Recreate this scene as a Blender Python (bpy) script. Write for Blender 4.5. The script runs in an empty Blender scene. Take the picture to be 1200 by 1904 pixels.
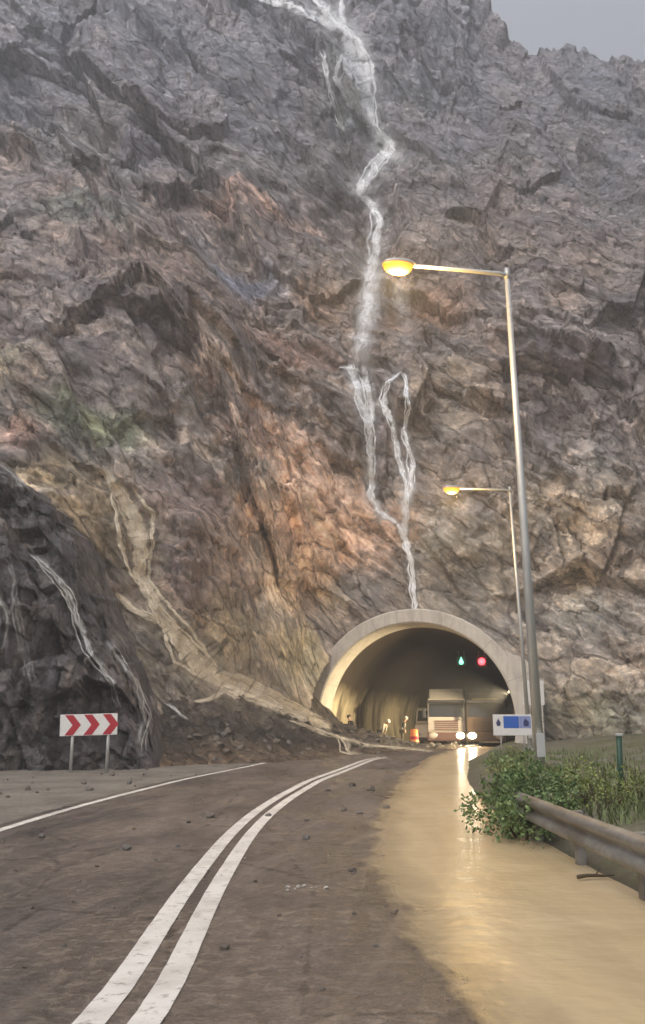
import bpy, bmesh, math, random
import numpy as np
from mathutils import Vector, Matrix
R = math.radians
S = bpy.context.scene
C = S.collection
random.seed(5)

# ------------------------------------------------------------------ camera, sky, sun, exposure
CAM = Vector((0, 0, 1.6)); PITCH = R(13.2); FPX = 1650.0
cam = bpy.data.objects.new('camera', bpy.data.cameras.new('camera')); C.objects.link(cam)
cam.location = CAM; cam.rotation_euler = (R(90) + PITCH, 0, 0)
cam.data.sensor_fit = 'VERTICAL'; cam.data.sensor_height = 24.0
cam.data.lens = 24.0 * FPX / 1904; cam.data.clip_start = 0.05; cam.data.clip_end = 3000
S.camera = cam
SUN_EL, SUN_AZ = R(52), R(-140)          # high soft sun behind the clouds, from behind left
w = bpy.data.worlds.new('World'); S.world = w; w.use_nodes = True
wn = w.node_tree.nodes; wl = w.node_tree.links
sky = wn.new('ShaderNodeTexSky'); sky.sky_type = 'NISHITA'; sky.sun_disc = False
sky.sun_elevation = SUN_EL; sky.sun_rotation = SUN_AZ; sky.dust_density = 4.0; sky.air_density = 1.0
hs = wn.new('ShaderNodeHueSaturation'); hs.inputs['Saturation'].default_value = 0.42
wl.new(sky.outputs[0], hs.inputs['Color']); wl.new(hs.outputs[0], wn['Background'].inputs[0])
wn['Background'].inputs[1].default_value = 0.15
sun = bpy.data.objects.new('sun', bpy.data.lights.new('sun', 'SUN')); C.objects.link(sun)
sun.data.energy = 1.2; sun.data.angle = R(22); sun.data.color = (1.0, 0.97, 0.94)
sd = Vector((math.sin(SUN_AZ) * math.cos(SUN_EL), math.cos(SUN_AZ) * math.cos(SUN_EL), math.sin(SUN_EL)))
sun.rotation_euler = sd.to_track_quat('Z', 'Y').to_euler()
S.view_settings.view_transform = 'Standard'; S.view_settings.look = 'None'
S.view_settings.exposure = 1.36; S.view_settings.gamma = 1.0
S.render.engine = 'CYCLES'
S.cycles.use_denoising = True
S.cycles.max_bounces = 6; S.cycles.volume_bounces = 0
S.cycles.sample_clamp_indirect = 6.0

# ------------------------------------------------------------------ helpers
cp, sp_ = math.cos(PITCH), math.sin(PITCH)
def ray(px, py):
    u, v = (px - 600) / FPX, (952 - py) / FPX
    return Vector((u, cp - v * sp_, sp_ + v * cp)).normalized()
def gnd(px, py, z=0.0):
    d = ray(px, py); t = (z - CAM.z) / d.z
    return CAM + d * t
def at(px, py, Y):
    d = ray(px, py); return CAM + d * (Y / d.y)
def lin(c):
    return tuple(((v / 255) / 12.92 if v / 255 <= 0.04045 else ((v / 255 + 0.055) / 1.055) ** 2.4) for v in c)

def link(name, me, mat=None, parent=None, smooth=False):
    o = bpy.data.objects.new(name, me); C.objects.link(o)
    if mat is not None:
        for m in (mat if isinstance(mat, (list, tuple)) else [mat]): me.materials.append(m)
    if parent is not None: o.parent = parent
    if smooth: me.polygons.foreach_set('use_smooth', [True] * len(me.polygons))
    return o
def obj(name, bm, mat=None, parent=None, smooth=False):
    me = bpy.data.meshes.new(name); bm.normal_update(); bm.to_mesh(me); bm.free()
    return link(name, me, mat, parent, smooth)
def tag(o, label=None, cat=None, group=None, kind=None):
    if label: o['label'] = label
    if cat: o['category'] = cat
    if group: o['group'] = group
    if kind: o['kind'] = kind
    return o
def struct(o): o['kind'] = 'structure'; return o
def empty(name, loc, rz=0, label=None, cat=None, group=None):
    o = bpy.data.objects.new(name, None); C.objects.link(o)
    o.location = loc; o.rotation_euler = (0, 0, rz)
    return tag(o, label, cat, group)
def copy_tree(o, parent=None):
    c = o.copy(); C.objects.link(c)
    if parent is not None: c.parent = parent
    for ch in list(o.children): copy_tree(ch, c)
    return c
def box(bm, x0, x1, y0, y1, z0, z1, bev=0.0, seg=2, mi=0):
    r = bmesh.ops.create_cube(bm, size=1.0)
    vs = r['verts']
    for v in vs:
        v.co = Vector((x0 if v.co.x < 0 else x1, y0 if v.co.y < 0 else y1, z0 if v.co.z < 0 else z1))
    fs = set(f for v in vs for f in v.link_faces)
    for f in fs: f.material_index = mi
    if bev > 0:
        es = list(set(e for v in vs for e in v.link_edges))
        bmesh.ops.bevel(bm, geom=es, offset=bev, segments=seg, affect='EDGES', profile=0.5)
def tube(bm, pts, rad, n=10, cap=True):
    pts = [Vector(p) for p in pts]
    rads = rad if isinstance(rad, (list, tuple)) else [rad] * len(pts)
    rings = []; prev = None
    for i, p in enumerate(pts):
        t = (pts[min(i + 1, len(pts) - 1)] - pts[max(i - 1, 0)]).normalized()
        a = prev if prev is not None else (Vector((1, 0, 0)) if abs(t.x) < 0.9 else Vector((0, 1, 0)))
        b = t.cross(a).normalized(); a = b.cross(t).normalized(); prev = a
        rings.append([bm.verts.new(p + (a * math.cos(2 * math.pi * k / n) + b * math.sin(2 * math.pi * k / n)) * rads[i]) for k in range(n)])
    for r0, r1 in zip(rings, rings[1:]):
        for k in range(n): bm.faces.new((r0[k], r0[(k + 1) % n], r1[(k + 1) % n], r1[k]))
    if cap:
        bm.faces.new(list(reversed(rings[0]))); bm.faces.new(rings[-1])
def prism(bm, prof, x0, x1, bev=0.0, seg=2):
    """profile in (y,z) extruded along x"""
    a = [bm.verts.new((x0, y, z)) for y, z in prof]; b = [bm.verts.new((x1, y, z)) for y, z in prof]
    n = len(prof); fs = [bm.faces.new(a), bm.faces.new(list(reversed(b)))]
    for i in range(n): fs.append(bm.faces.new((a[(i + 1) % n], a[i], b[i], b[(i + 1) % n])))
    bmesh.ops.recalc_face_normals(bm, faces=fs)
    if bev > 0:
        es = list(set(e for f in fs for e in f.edges))
        bmesh.ops.bevel(bm, geom=es, offset=bev, segments=seg, affect='EDGES', profile=0.5)
def grid_mesh(name, X, Y, Z, mat, keep=None, attrs=None, smooth=True):
    """arrays [rows, cols] -> one mesh object"""
    nr, nc = X.shape
    co = np.stack([X, Y, Z], -1).reshape(-1, 3).astype(np.float32)
    idx = np.arange(nr * nc).reshape(nr, nc)
    q = np.stack([idx[:-1, :-1], idx[:-1, 1:], idx[1:, 1:], idx[1:, :-1]], -1).reshape(-1, 4)
    if keep is not None:
        k = keep.reshape(-1); q = q[k[q].all(1)]
        used = np.zeros(len(co), bool); used[q.reshape(-1)] = True
        remap = np.cumsum(used) - 1; q = remap[q]; co = co[used]
    else: used = np.ones(len(co), bool)
    me = bpy.data.meshes.new(name)
    me.vertices.add(len(co)); me.vertices.foreach_set('co', co.reshape(-1))
    me.loops.add(q.size); me.loops.foreach_set('vertex_index', q.reshape(-1).astype(np.int32))
    me.polygons.add(len(q)); me.polygons.foreach_set('loop_start', (np.arange(len(q)) * 4).astype(np.int32))
    me.update(calc_edges=True); me.validate()
    for an, arr in (attrs or {}).items():
        if arr.ndim == 3:
            at_ = me.attributes.new(an, 'FLOAT_COLOR', 'POINT')
            a4 = np.ones((used.sum(), 4), np.float32); a4[:, :3] = arr.reshape(-1, 3)[used]
            at_.data.foreach_set('color', a4.reshape(-1))
        else:
            at_ = me.attributes.new(an, 'FLOAT', 'POINT')
            at_.data.foreach_set('value', arr.reshape(-1)[used].astype(np.float32))
    return link(name, me, mat, None, smooth)

# ---- vectorised noise
def h3(ix, iy, iz, seed):
    h = (ix.astype(np.uint32) * np.uint32(374761393) + iy.astype(np.uint32) * np.uint32(668265263)
         + iz.astype(np.uint32) * np.uint32(2147483647) + np.uint32((seed * 974634777) & 0xffffffff))
    h = (h ^ (h >> np.uint32(13))) * np.uint32(1274126177)
    h = (h ^ (h >> np.uint32(16))) * np.uint32(2246822519)
    return h ^ (h >> np.uint32(15))
def gn(x, y, z, seed=0):
    x, y, z = [np.asarray(v, np.float32) for v in np.broadcast_arrays(x, y, z)]
    xi, yi, zi = np.floor(x).astype(np.int64), np.floor(y).astype(np.int64), np.floor(z).astype(np.int64)
    xf, yf, zf = x - xi, y - yi, z - zi
    u, v, t = [f * f * f * (f * (f * 6 - 15) + 10) for f in (xf, yf, zf)]
    out = 0
    for dx in (0, 1):
        for dy in (0, 1):
            for dz in (0, 1):
                h = h3(xi + dx, yi + dy, zi + dz, seed)
                g = ((h & np.uint32(1023)) / 511.5 - 1) * (xf - dx) + (((h >> np.uint32(10)) & np.uint32(1023)) / 511.5 - 1) * (yf - dy) \
                    + (((h >> np.uint32(20)) & np.uint32(1023)) / 511.5 - 1) * (zf - dz)
                out = out + g * (u if dx else 1 - u) * (v if dy else 1 - v) * (t if dz else 1 - t)
    return (out * 1.1).astype(np.float32)
def fbm(x, y, z, octv=4, seed=0, gain=0.5, ridged=False):
    s, a, tot = 0, 1.0, 0
    for o in range(octv):
        k = 2.03 ** o
        n = gn(x * k, y * k, z * k, seed + o * 17)
        if ridged: n = 0.5 - np.abs(n) * 1.6
        s = s + n * a; tot += a; a *= gain
    return s / tot
def facets(x, y, z, seed, tilt=0.5, off=0.5):
    """blocky rock: each cell is a tilted plane with its own offset; returns (height, crack)"""
    x, y, z = [np.asarray(v, np.float32) for v in np.broadcast_arrays(x, y, z)]
    xi, yi, zi = np.floor(x).astype(np.int64), np.floor(y).astype(np.int64), np.floor(z).astype(np.int64)
    f1 = np.full(x.shape, 9, np.float32); f2 = f1.copy(); hgt = np.zeros(x.shape, np.float32)
    for dx in (-1, 0, 1):
        for dy in (-1, 0, 1):
            for dz in (-1, 0, 1):
                h = h3(xi + dx, yi + dy, zi + dz, seed)
                px = x - (xi + dx + (h & np.uint32(1023)) / 1023.0); py = y - (yi + dy + ((h >> np.uint32(10)) & np.uint32(1023)) / 1023.0)
                pz = z - (zi + dz + ((h >> np.uint32(20)) & np.uint32(1023)) / 1023.0)
                d = np.sqrt(px * px + py * py + pz * pz)
                g = h3(xi + dx + 77, yi + dy + 13, zi + dz + 5, seed + 3)
                hh = (((g & np.uint32(1023)) / 511.5 - 1) * px + ((((g >> np.uint32(10)) & np.uint32(1023)) / 511.5 - 1)) * pz) * tilt \
                    + (((g >> np.uint32(20)) & np.uint32(1023)) / 511.5 - 1) * off
                m = d < f1
                f2 = np.where(m, f1, np.minimum(f2, d)); f1 = np.where(m, d, f1); hgt = np.where(m, hh, hgt)
    return hgt, f2 - f1
def sstep(a, b, x):
    t = np.clip((x - a) / (b - a), 0, 1); return t * t * (3 - 2 * t)

# ------------------------------------------------------------------ materials
class NT:
    def __init__(s, name):
        s.m = bpy.data.materials.new(name); s.m.use_nodes = True
        s.t = s.m.node_tree; s.p = s.t.nodes['Principled BSDF']; s._tc = None
    def n(s, kind, **kw):
        nd = s.t.nodes.new(kind)
        for k, v in kw.items(): setattr(nd, k, v)
        return nd
    def l(s, a, b): s.t.links.new(a, b)
    def tc(s, which='Object'):
        if s._tc is None: s._tc = s.n('ShaderNodeTexCoord')
        return s._tc.outputs[which]
    def mapv(s, vec, scale=(1, 1, 1), rot=(0, 0, 0)):
        m = s.n('ShaderNodeMapping'); m.inputs['Scale'].default_value = scale; m.inputs['Rotation'].default_value = rot
        s.l(vec, m.inputs['Vector']); return m.outputs[0]
    def noise(s, scale, detail=5, rough=0.6, vec=None, dist=0.0):
        nd = s.n('ShaderNodeTexNoise'); nd.inputs['Scale'].default_value = scale; nd.inputs['Detail'].default_value = detail
        nd.inputs['Roughness'].default_value = rough; nd.inputs['Distortion'].default_value = dist
        s.l(vec if vec is not None else s.tc(), nd.inputs['Vector']); return nd.outputs['Fac']
    def ramp(s, fac, stops):
        r = s.n('ShaderNodeValToRGB'); e = r.color_ramp.elements
        while len(e) < len(stops): e.new(0.5)
        for el, (pos, col) in zip(e, stops):
            el.position = pos; el.color = (col, col, col, 1) if isinstance(col, (int, float)) else (*col, 1)
        s.l(fac, r.inputs[0]); return r.outputs[0]
    def mix(s, fac, a, b, mode='MIX'):
        m = s.n('ShaderNodeMix', data_type='RGBA', blend_type=mode)
        for v, sock in ((fac, m.inputs[0]), (a, m.inputs[6]), (b, m.inputs[7])):
            if isinstance(v, bpy.types.NodeSocket): s.l(v, sock)
            elif isinstance(v, (int, float)): sock.default_value = v
            else: sock.default_value = (*v, 1)
        return m.outputs[2]
    def math(s, op, a, b=0.0):
        m = s.n('ShaderNodeMath', operation=op)
        for v, sock in ((a, m.inputs[0]), (b, m.inputs[1])):
            if isinstance(v, bpy.types.NodeSocket): s.l(v, sock)
            else: sock.default_value = v
        return m.outputs[0]
    def attr(s, name, out='Color'):
        a = s.n('ShaderNodeAttribute'); a.attribute_name = name; return a.outputs[out]
    def set(s, key, v):
        i = s.p.inputs[key]
        if isinstance(v, bpy.types.NodeSocket): s.l(v, i)
        elif isinstance(v, tuple) and len(v) == 3: i.default_value = (*v, 1)
        else: i.default_value = v
        return s
    def bump(s, h, strength=0.5, dist=0.1, prev=None):
        b = s.n('ShaderNodeBump'); b.inputs['Strength'].default_value = strength; b.inputs['Distance'].default_value = dist
        s.l(h, b.inputs['Height'])
        if prev is not None: s.l(prev, b.inputs['Normal'])
        s.l(b.outputs[0], s.p.inputs['Normal']); return b.outputs[0]

def simple(name, col, rough=0.6, metal=0.0, var=0.25, vs=6.0, emit=None, estr=0.0, bump=0.0):
    t = NT(name)
    f = t.noise(vs, 5, 0.6)
    t.set('Base Color', t.mix(f, tuple(c * (1 - var) for c in col), tuple(min(1, c * (1 + var)) for c in col)))
    t.set('Roughness', rough).set('Metallic', metal)
    if emit: t.set('Emission Color', emit).set('Emission Strength', estr)
    if bump: t.bump(t.noise(vs * 5, 4), bump, 0.02)
    return t.m

def rock_material(name, gain=1.0, streak=(0.42, 1.0, 1.0), rough=0.62, sc=1.0, dip=-36):
    t = NT(name); base = t.attr('rock_col')
    v0 = t.mapv(t.tc(), (1, 1, 1), (0, R(dip), 0)); v1 = t.mapv(v0, streak)
    wn_ = t.n('ShaderNodeTexNoise'); wn_.inputs['Scale'].default_value = 0.9 * sc; wn_.inputs['Detail'].default_value = 4; t.l(v1, wn_.inputs['Vector'])
    wv = t.n('ShaderNodeVectorMath', operation='MULTIPLY_ADD'); t.l(wn_.outputs['Color'], wv.inputs[0]); wv.inputs[1].default_value = (1.3 / sc,) * 3; t.l(v1, wv.inputs[2])
    def vor(scale, feat):
        n = t.n('ShaderNodeTexVoronoi', feature=feat); n.inputs['Scale'].default_value = scale; t.l(wv.outputs[0], n.inputs['Vector']); return n.outputs[1 if feat == 'F1' else 0]
    n1 = t.noise(1.0 * sc, 10, 0.70, v1, 0.25)
    n2 = t.noise(0.30 * sc, 7, 0.66, None, 0.8)
    n3 = t.noise(2.6 * sc, 8, 0.75, v1, 0.2)
    n5 = t.noise(1.9 * sc, 6, 0.7, None, 0.3)
    c = t.mix(1.0, base, t.ramp(n1, [(0.30, 0.40 * gain), (0.46, 0.88 * gain), (0.58, 1.12 * gain), (0.72, 1.75 * gain)]), 'MULTIPLY')
    c = t.mix(0.85, c, t.ramp(n2, [(0.30, (0.55, 0.54, 0.58)), (0.5, (1.0, 0.98, 0.96)), (0.68, (1.4, 1.34, 1.24))]), 'MULTIPLY')
    c = t.mix(0.8, c, t.ramp(n3, [(0.34, 0.5), (0.5, 1.0), (0.66, 1.7)]), 'MULTIPLY')
    c = t.mix(0.5, c, t.ramp(n5, [(0.34, (0.64, 0.68, 0.7)), (0.5, (1, 1, 1)), (0.66, (1.32, 1.22, 1.12))]), 'MULTIPLY')
    # joint blocks: every block its own tone, dark open joints between them
    b1, b2 = vor(0.55 * sc, 'F1'), vor(1.7 * sc, 'F1'); e1, e2 = vor(0.55 * sc, 'DISTANCE_TO_EDGE'), vor(1.7 * sc, 'DISTANCE_TO_EDGE')
    sp = t.n('ShaderNodeSeparateColor'); t.l(b1, sp.inputs[0]); sq = t.n('ShaderNodeSeparateColor'); t.l(b2, sq.inputs[0])
    c = t.mix(0.8, c, t.ramp(sp.outputs[0], [(0.0, (0.68, 0.68, 0.71)), (0.5, (1, 1, 1)), (1.0, (1.32, 1.28, 1.22))]), 'MULTIPLY')
    c = t.mix(0.6, c, t.ramp(sq.outputs[0], [(0.0, 0.6), (0.5, 1.0), (1.0, 1.5)]), 'MULTIPLY')
    gate = t.ramp(n5, [(0.42, 0.0), (0.56, 1.0)])
    c = t.mix(t.math('MULTIPLY', t.ramp(e1, [(0.0, 1.0), (0.05, 0.0)]), t.math('MULTIPLY', gate, 0.7)), c, (0.04, 0.036, 0.034))
    c = t.mix(t.math('MULTIPLY', t.ramp(e2, [(0.0, 1.0), (0.07, 0.0)]), t.math('MULTIPLY', gate, 0.45)), c, (0.05, 0.045, 0.04))
    t.set('Base Color', c)
    t.set('Roughness', t.ramp(n2, [(0.35, rough - 0.2), (0.65, rough + 0.18)]))
    blk = t.math('ADD', t.math('ADD', sp.outputs[1], t.math('MULTIPLY', sq.outputs[1], 0.45)), t.math('MULTIPLY', t.ramp(e1, [(0.0, 0.0), (0.08, 1.0)]), 0.6))
    b = t.bump(blk, 0.7, 0.6); b = t.bump(n1, 0.8, 0.5, b)
    t.bump(n3, 0.7, 0.16, b)
    return t.m

M = {}
M['rock'] = rock_material('mountain_rock', 1.5)
M['dark_rock'] = rock_material('wet_dark_rock', 1.3, (1.0, 1, 0.55), 0.4, 1.5, -8)
PZ = 1.5
def concrete():
    t = NT('portal_concrete'); n = t.noise(1.1, 7, .65); st = t.noise(2.2, 6, .65, t.mapv(t.tc(), (1.6, 1.6, .16)), .4); g_ = t.noise(14, 5, .7)
    c = t.mix(t.ramp(n, [(.35, 0.0), (.65, 1.0)]), (.54, .50, .45), (.64, .60, .54))
    c = t.mix(.8, c, t.ramp(st, [(.32, .72), (.52, 1.0), (.7, 1.08)]), 'MULTIPLY'); c = t.mix(.5, c, t.ramp(g_, [(.3, .8), (.7, 1.2)]), 'MULTIPLY')
    q = t.n('ShaderNodeSeparateXYZ'); t.l(t.tc(), q.inputs[0])
    an = t.math('ARCTAN2', t.math('SUBTRACT', q.outputs[2], PZ), q.outputs[0]); jt = t.math('ABSOLUTE', t.math('SINE', t.math('MULTIPLY', an, 8.0)))
    jm = t.ramp(jt, [(0.0, 1.0), (0.035, 0.0)]); c = t.mix(t.math('MULTIPLY', jm, .55), c, (.16, .14, .12))
    t.set('Base Color', c).set('Roughness', .75); t.bump(g_, .3, .02); return t.m
M['concrete'] = concrete()
M['steel'] = simple('galvanised_steel', (0.55, 0.55, 0.53), 0.45, 0.55, 0.12, 3)
M['white_paint'] = simple('white_paint', (0.74, 0.73, 0.70), 0.45, 0, 0.05, 4)
M['black'] = simple('black_plastic', (0.02, 0.02, 0.022), 0.45)
M['tyre'] = simple('tyre_rubber', (0.025, 0.024, 0.023), 0.85)
M['glass'] = simple('dark_glass', (0.015, 0.017, 0.02), 0.08, 0, 0.1)
M['red'] = simple('red_paint', (0.42, 0.02, 0.035), 0.45, 0, 0.1)
M['blue'] = simple('blue_paint', (0.03, 0.12, 0.48), 0.4, 0, 0.1)
M['navy'] = simple('navy_paint', (0.035, 0.04, 0.14), 0.4, 0, 0.1)
M['orange'] = simple('orange_plastic', (0.65, 0.17, 0.03), 0.5, 0, 0.1)
M['green_post'] = simple('green_paint', (0.015, 0.06, 0.035), 0.5, 0, 0.2)

# ------------------------------------------------------------------ mountain
TX = np.array([-60, -30, -16, -10, -6, -3, -1, 1, 12, 14, 20, 30, 60], float)
TZ = np.array([0, 4, 8, 15, 25, 35, 60, 100, 160], float)
TY = np.array([
 [14, 18, 22, 30, 41, 52, 74, 107, 158], [22, 26, 29.5, 35, 45, 55, 76, 109, 159], [29.5, 32.5, 35.5, 40, 48.5, 57.5, 77, 110, 160],
 [32, 35, 38.5, 43, 50.5, 59, 78, 111, 161], [34, 38, 41.5, 46.5, 53, 61, 79, 112, 162], [38, 43.5, 47.2, 51, 57, 63, 80, 113, 163],
 [46, 51, 52.8, 54, 59, 64, 80, 113, 163], [53.2, 53.3, 53.6, 55, 59.5, 65, 81, 113, 163], [53.2, 53.3, 53.6, 55, 60, 66, 82, 115, 165],
 [51.5, 52, 53, 55.5, 61, 67, 84, 117, 167], [47, 49, 51, 54.5, 61, 68, 86, 119, 169], [42, 45, 47, 52, 60, 68, 88, 121, 171], [32, 36, 39, 46, 56, 66, 88, 121, 171]])
TY[:, 7] -= 4; TY[:, 8] -= 13
def tabY(x, z):
    x = np.clip(x, -60, 60); z = np.clip(z, 0, 160)
    i = np.clip(np.searchsorted(TX, x) - 1, 0, len(TX) - 2); j = np.clip(np.searchsorted(TZ, z) - 1, 0, len(TZ) - 2)
    u = (x - TX[i]) / (TX[i + 1] - TX[i]); v = (z - TZ[j]) / (TZ[j + 1] - TZ[j])
    return (TY[i, j] * (1 - u) + TY[i + 1, j] * u) * (1 - v) + (TY[i, j + 1] * (1 - u) + TY[i + 1, j + 1] * u) * v
def base_hit(px, py):
    d = ray(px, py); t = np.linspace(15, 260, 2500)
    P = np.array(CAM)[None] + np.array(d)[None] * t[:, None]
    ok = P[:, 1] >= tabY(P[:, 0], P[:, 2])
    k = int(np.argmax(ok)) if ok.any() else -1
    return P[k], t[k]
PC = Vector((5.35, 52.0, 0)); TH = R(15)
TA = Vector((math.sin(TH), math.cos(TH), 0)); TR = Vector((math.cos(TH), -math.sin(TH), 0)); PZ = 1.5
RX = [-70, 18, 26, 29.8, 34, 36, 38.5, 43, 45, 48, 56, 70]; RZ = [150, 146, 132, 114, 105, 104.5, 106, 101, 98, 92, 78, 66]

def build_mountain():
    nr, nc = 760, 760
    t = np.linspace(0, 1, nr)[:, None]; u = np.linspace(-1, 1, nc)[None, :]
    # iterate: ridge height depends on x, width of the fan on z
    z = np.repeat(t ** 1.35 * 120, nc, 1)
    for _ in range(3):
        x = u * (30 + 0.36 * z)
        z = (t ** 1.35) * np.interp(x, RX, RZ)
    z = z - 0.4
    yb = tabY(x, z)
    yb = (yb + tabY(x - 1.3, z) + tabY(x + 1.3, z) + tabY(x, z + 1.5) + tabY(x, np.maximum(z - 1.5, 0))) / 5
    s = 1 + np.clip(z, 0, 200) / 55
    X, Y, Z = x / s, yb / s, z / s
    wx = fbm(X / 9, Y / 9, Z / 9, 3, 91) * 2.2; wz = fbm(X / 9, Y / 9, Z / 9, 3, 47) * 2.2
    a = (X + wx) * math.cos(R(36)) - (Z + wz) * math.sin(R(36)); b = (X + wx) * math.sin(R(36)) + (Z + wz) * math.cos(R(36))
    d = fbm(X / 11, Y / 11, Z / 11, 3, 3) * 4.0
    d = d + fbm(a / 9, Y / 6, b / 2.4, 5, 11, 0.55, True) * 1.5
    msk = 0.25 + 0.95 * sstep(-0.22, 0.3, fbm(X / 7, Y / 7, Z / 7, 3, 141)); msk2 = 0.2 + 1.0 * sstep(-0.2, 0.3, fbm(X / 4, Y / 4, Z / 4, 3, 151))
    scree = sstep(-9, -6, x) * (1 - sstep(-.5, 1.5, x)) * (1 - sstep(4, 9, z)); msk2 = np.maximum(msk2, scree * 1.5)
    f0, _ = facets(a / 15, Y / 14, b / 7.5, 23, 0.8, 0.6); d = d + f0 * 1.25
    for (pp, am, sd_) in ((5.2, 1.25, 201), (2.1, 0.5, 211)):
        led = b / pp + fbm(X / 7, Y / 7, Z / 7, 3, sd_) * 1.3 + fbm(a / 1.5, Y / 1.5, b / 1.5, 2, sd_ + 5) * 0.12
        fr = led - np.floor(led); mk = sstep(-0.12, 0.25, fbm(X / 6, Y / 6, Z / 6, 3, sd_ + 9))
        d = d + sstep(0, 0.1, fr) * (1 - fr) * am * mk
    f1, c1 = facets(a / 6.5, Y / 6, b / 3.2, 21, 0.9, 0.55); d = d + f1 * 1.05
    f2, c2 = facets(a / 2.4, Y / 2.4, b / 1.15, 33, 0.9, 0.6); d = d + f2 * 0.45 * msk
    f3, c3 = facets(a / 0.95, Y / 0.95, b / 0.5, 43, 0.9, 0.6); d = d + f3 * 0.24 * msk2
    f4, _ = facets(a / 0.45, Y / 0.45, b / 0.25, 53, 0.9, 0.6); d = d + f4 * 0.1
    d = d + fbm(a / 1.6, Y / 0.9, b / 0.6, 4, 61, 0.6, True) * 0.3
    d = d * s
    # calm near the portal and at the scree foot of the left slope
    rp = np.hypot(x - PC.x, z - PZ)
    calm = 0.18 + 0.82 * sstep(6.5, 15, rp)
    calm = calm * (1 - 0.3 * scree)
    d = d * calm
    d = np.where(rp < 8.5, np.minimum(d, 0.5), d)
    gully = np.zeros_like(d)
    for k, (pts, wdt, dep) in enumerate((
        ([(190, 870), (235, 930), (265, 1040), (300, 1140), (370, 1235), (430, 1275)], 1.3, 1.3),
        ([(640, 40), (660, 150), (690, 230), (722, 275), (676, 350), (702, 400), (690, 500)], 2.2, 1.8),
        ([(690, 800), (690, 935), (742, 978), (765, 1050), (775, 1130)], 0.8, 0.6))):
        W = [base_hit(*p)[0] for p in pts]
        for p0, p1 in zip(W, W[1:]):
            dx, dz = p1[0] - p0[0], p1[2] - p0[2]; L = dx * dx + dz * dz
            tt = np.clip(((x - p0[0]) * dx + (z - p0[2]) * dz) / L, 0, 1)
            dist = np.hypot(x - p0[0] - tt * dx, z - p0[2] - tt * dz)
            gully = np.maximum(gully, dep * np.exp(-(dist / wdt) ** 2))
    d = d - gully
    yy = yb - d * 0.9; zz = z + d * 0.32 * sstep(0, 3, z)
    # ---- rock colours: world-space zones
    col = np.empty(x.shape + (3,)); 
    def L(c): return np.array(lin(c))
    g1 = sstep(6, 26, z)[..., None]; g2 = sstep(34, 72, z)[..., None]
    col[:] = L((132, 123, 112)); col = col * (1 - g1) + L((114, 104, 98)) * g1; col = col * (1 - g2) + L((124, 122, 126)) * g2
    wob = fbm(X / 3.5, Y / 3.5, Z / 3.5, 5, 71, 0.6) * 1.3
    zones = [((600, 990), 135, 95, (204, 168, 140), 0.92), ((520, 860), 90, 70, (188, 156, 132), 0.75), ((455, 800), 60, 90, (168, 146, 132), 0.65),
             ((545, 1090), 90, 70, (186, 160, 130), 0.7), ((480, 375), 110, 40, (172, 142, 126), 0.75), ((330, 520), 150, 90, (118, 100, 90), 0.7),
             ((760, 600), 110, 70, (126, 100, 82), 0.75), ((600, 560), 50, 110, (150, 122, 96), 0.6), ((560, 700), 110, 60, (116, 92, 80), 0.7),
             ((170, 800), 95, 55, (98, 104, 80), 0.75), ((150, 410), 90, 45, (104, 110, 100), 0.6), ((460, 500), 75, 60, (112, 113, 122), 0.85),
             ((85, 905), 90, 55, (158, 138, 104), 0.75), ((40, 830), 60, 50, (152, 118, 102), 0.6), ((330, 950), 80, 130, (112, 94, 88), 0.7),
             ((395, 700), 30, 90, (158, 138, 122), 0.6), ((20, 700), 60, 70, (150, 138, 116), 0.6), ((870, 1060), 110, 80, (122, 116, 102), 0.6),
             ((830, 780), 90, 90, (132, 118, 100), 0.6), ((1080, 1000), 110, 110, (152, 136, 115), 0.7), ((1050, 740), 130, 90, (108, 98, 94), 0.6),
             ((1080, 230), 130, 150, (116, 112, 112), 0.7), ((640, 210), 50, 130, (128, 138, 134), 0.5), ((770, 180), 60, 120, (104, 110, 112), 0.6),
             ((1090, 1340), 120, 60, (112, 108, 86), 0.6), ((250, 1060), 170, 130, (98, 86, 78), 0.9), ((210, 1250), 130, 120, (84, 78, 68), 0.95), ((380, 1110), 80, 90, (104, 92, 84), 0.8), ((420, 1260), 130, 60, (96, 88, 76), 0.8), ((400, 1370), 170, 50, (94, 88, 78), 0.9), 
             ((160, 1010), 60, 90, (146, 128, 96), 0.6), ((470, 1180), 70, 60, (150, 136, 108), 0.6), ((560, 1220), 50, 60, (128, 118, 92), 0.6),
             ((300, 250), 90, 120, (112, 106, 112), 0.6), ((100, 250), 120, 110, (126, 118, 112), 0.5), ((700, 870), 30, 90, (96, 90, 92), 0.7)]
    for (p, rx, rz, c, st) in zones:
        W, dep = base_hit(*p)
        q = np.hypot((x - W[0]) / (rx / FPX * dep), (z - W[2]) / (rz / FPX * dep)) + wob
        k = (1 - sstep(0.35, 1.35, q))[..., None] * st
        col = col * (1 - k) + L(c) * k
    # thin mineral bands along the strata
    band = fbm(a / 14, Y / 9, b / 1.1, 4, 83, 0.6)
    col = col * (1 + 0.55 * band[..., None])
    tint = fbm(X / 2.5, Y / 2.5, Z / 2.5, 4, 57)[..., None]
    col = col * (1 + tint * np.array([0.26, 0.06, -0.10]))
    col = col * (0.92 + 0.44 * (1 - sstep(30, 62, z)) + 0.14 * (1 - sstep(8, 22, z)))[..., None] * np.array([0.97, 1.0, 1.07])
    col = np.clip(col, 0.01, 0.8)
    # opening for the tunnel (in the tunnel's own frame)
    q = (x - PC.x) / math.cos(TH) * 1.0
    keep = ~((np.hypot(x - PC.x, zz - PZ) < 6.0) | ((np.abs(x - PC.x) < 5.85) & (zz < PZ)))
    # close the ridge behind
    def app(arr, rows): return np.concatenate([arr] + rows, 0)
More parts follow.
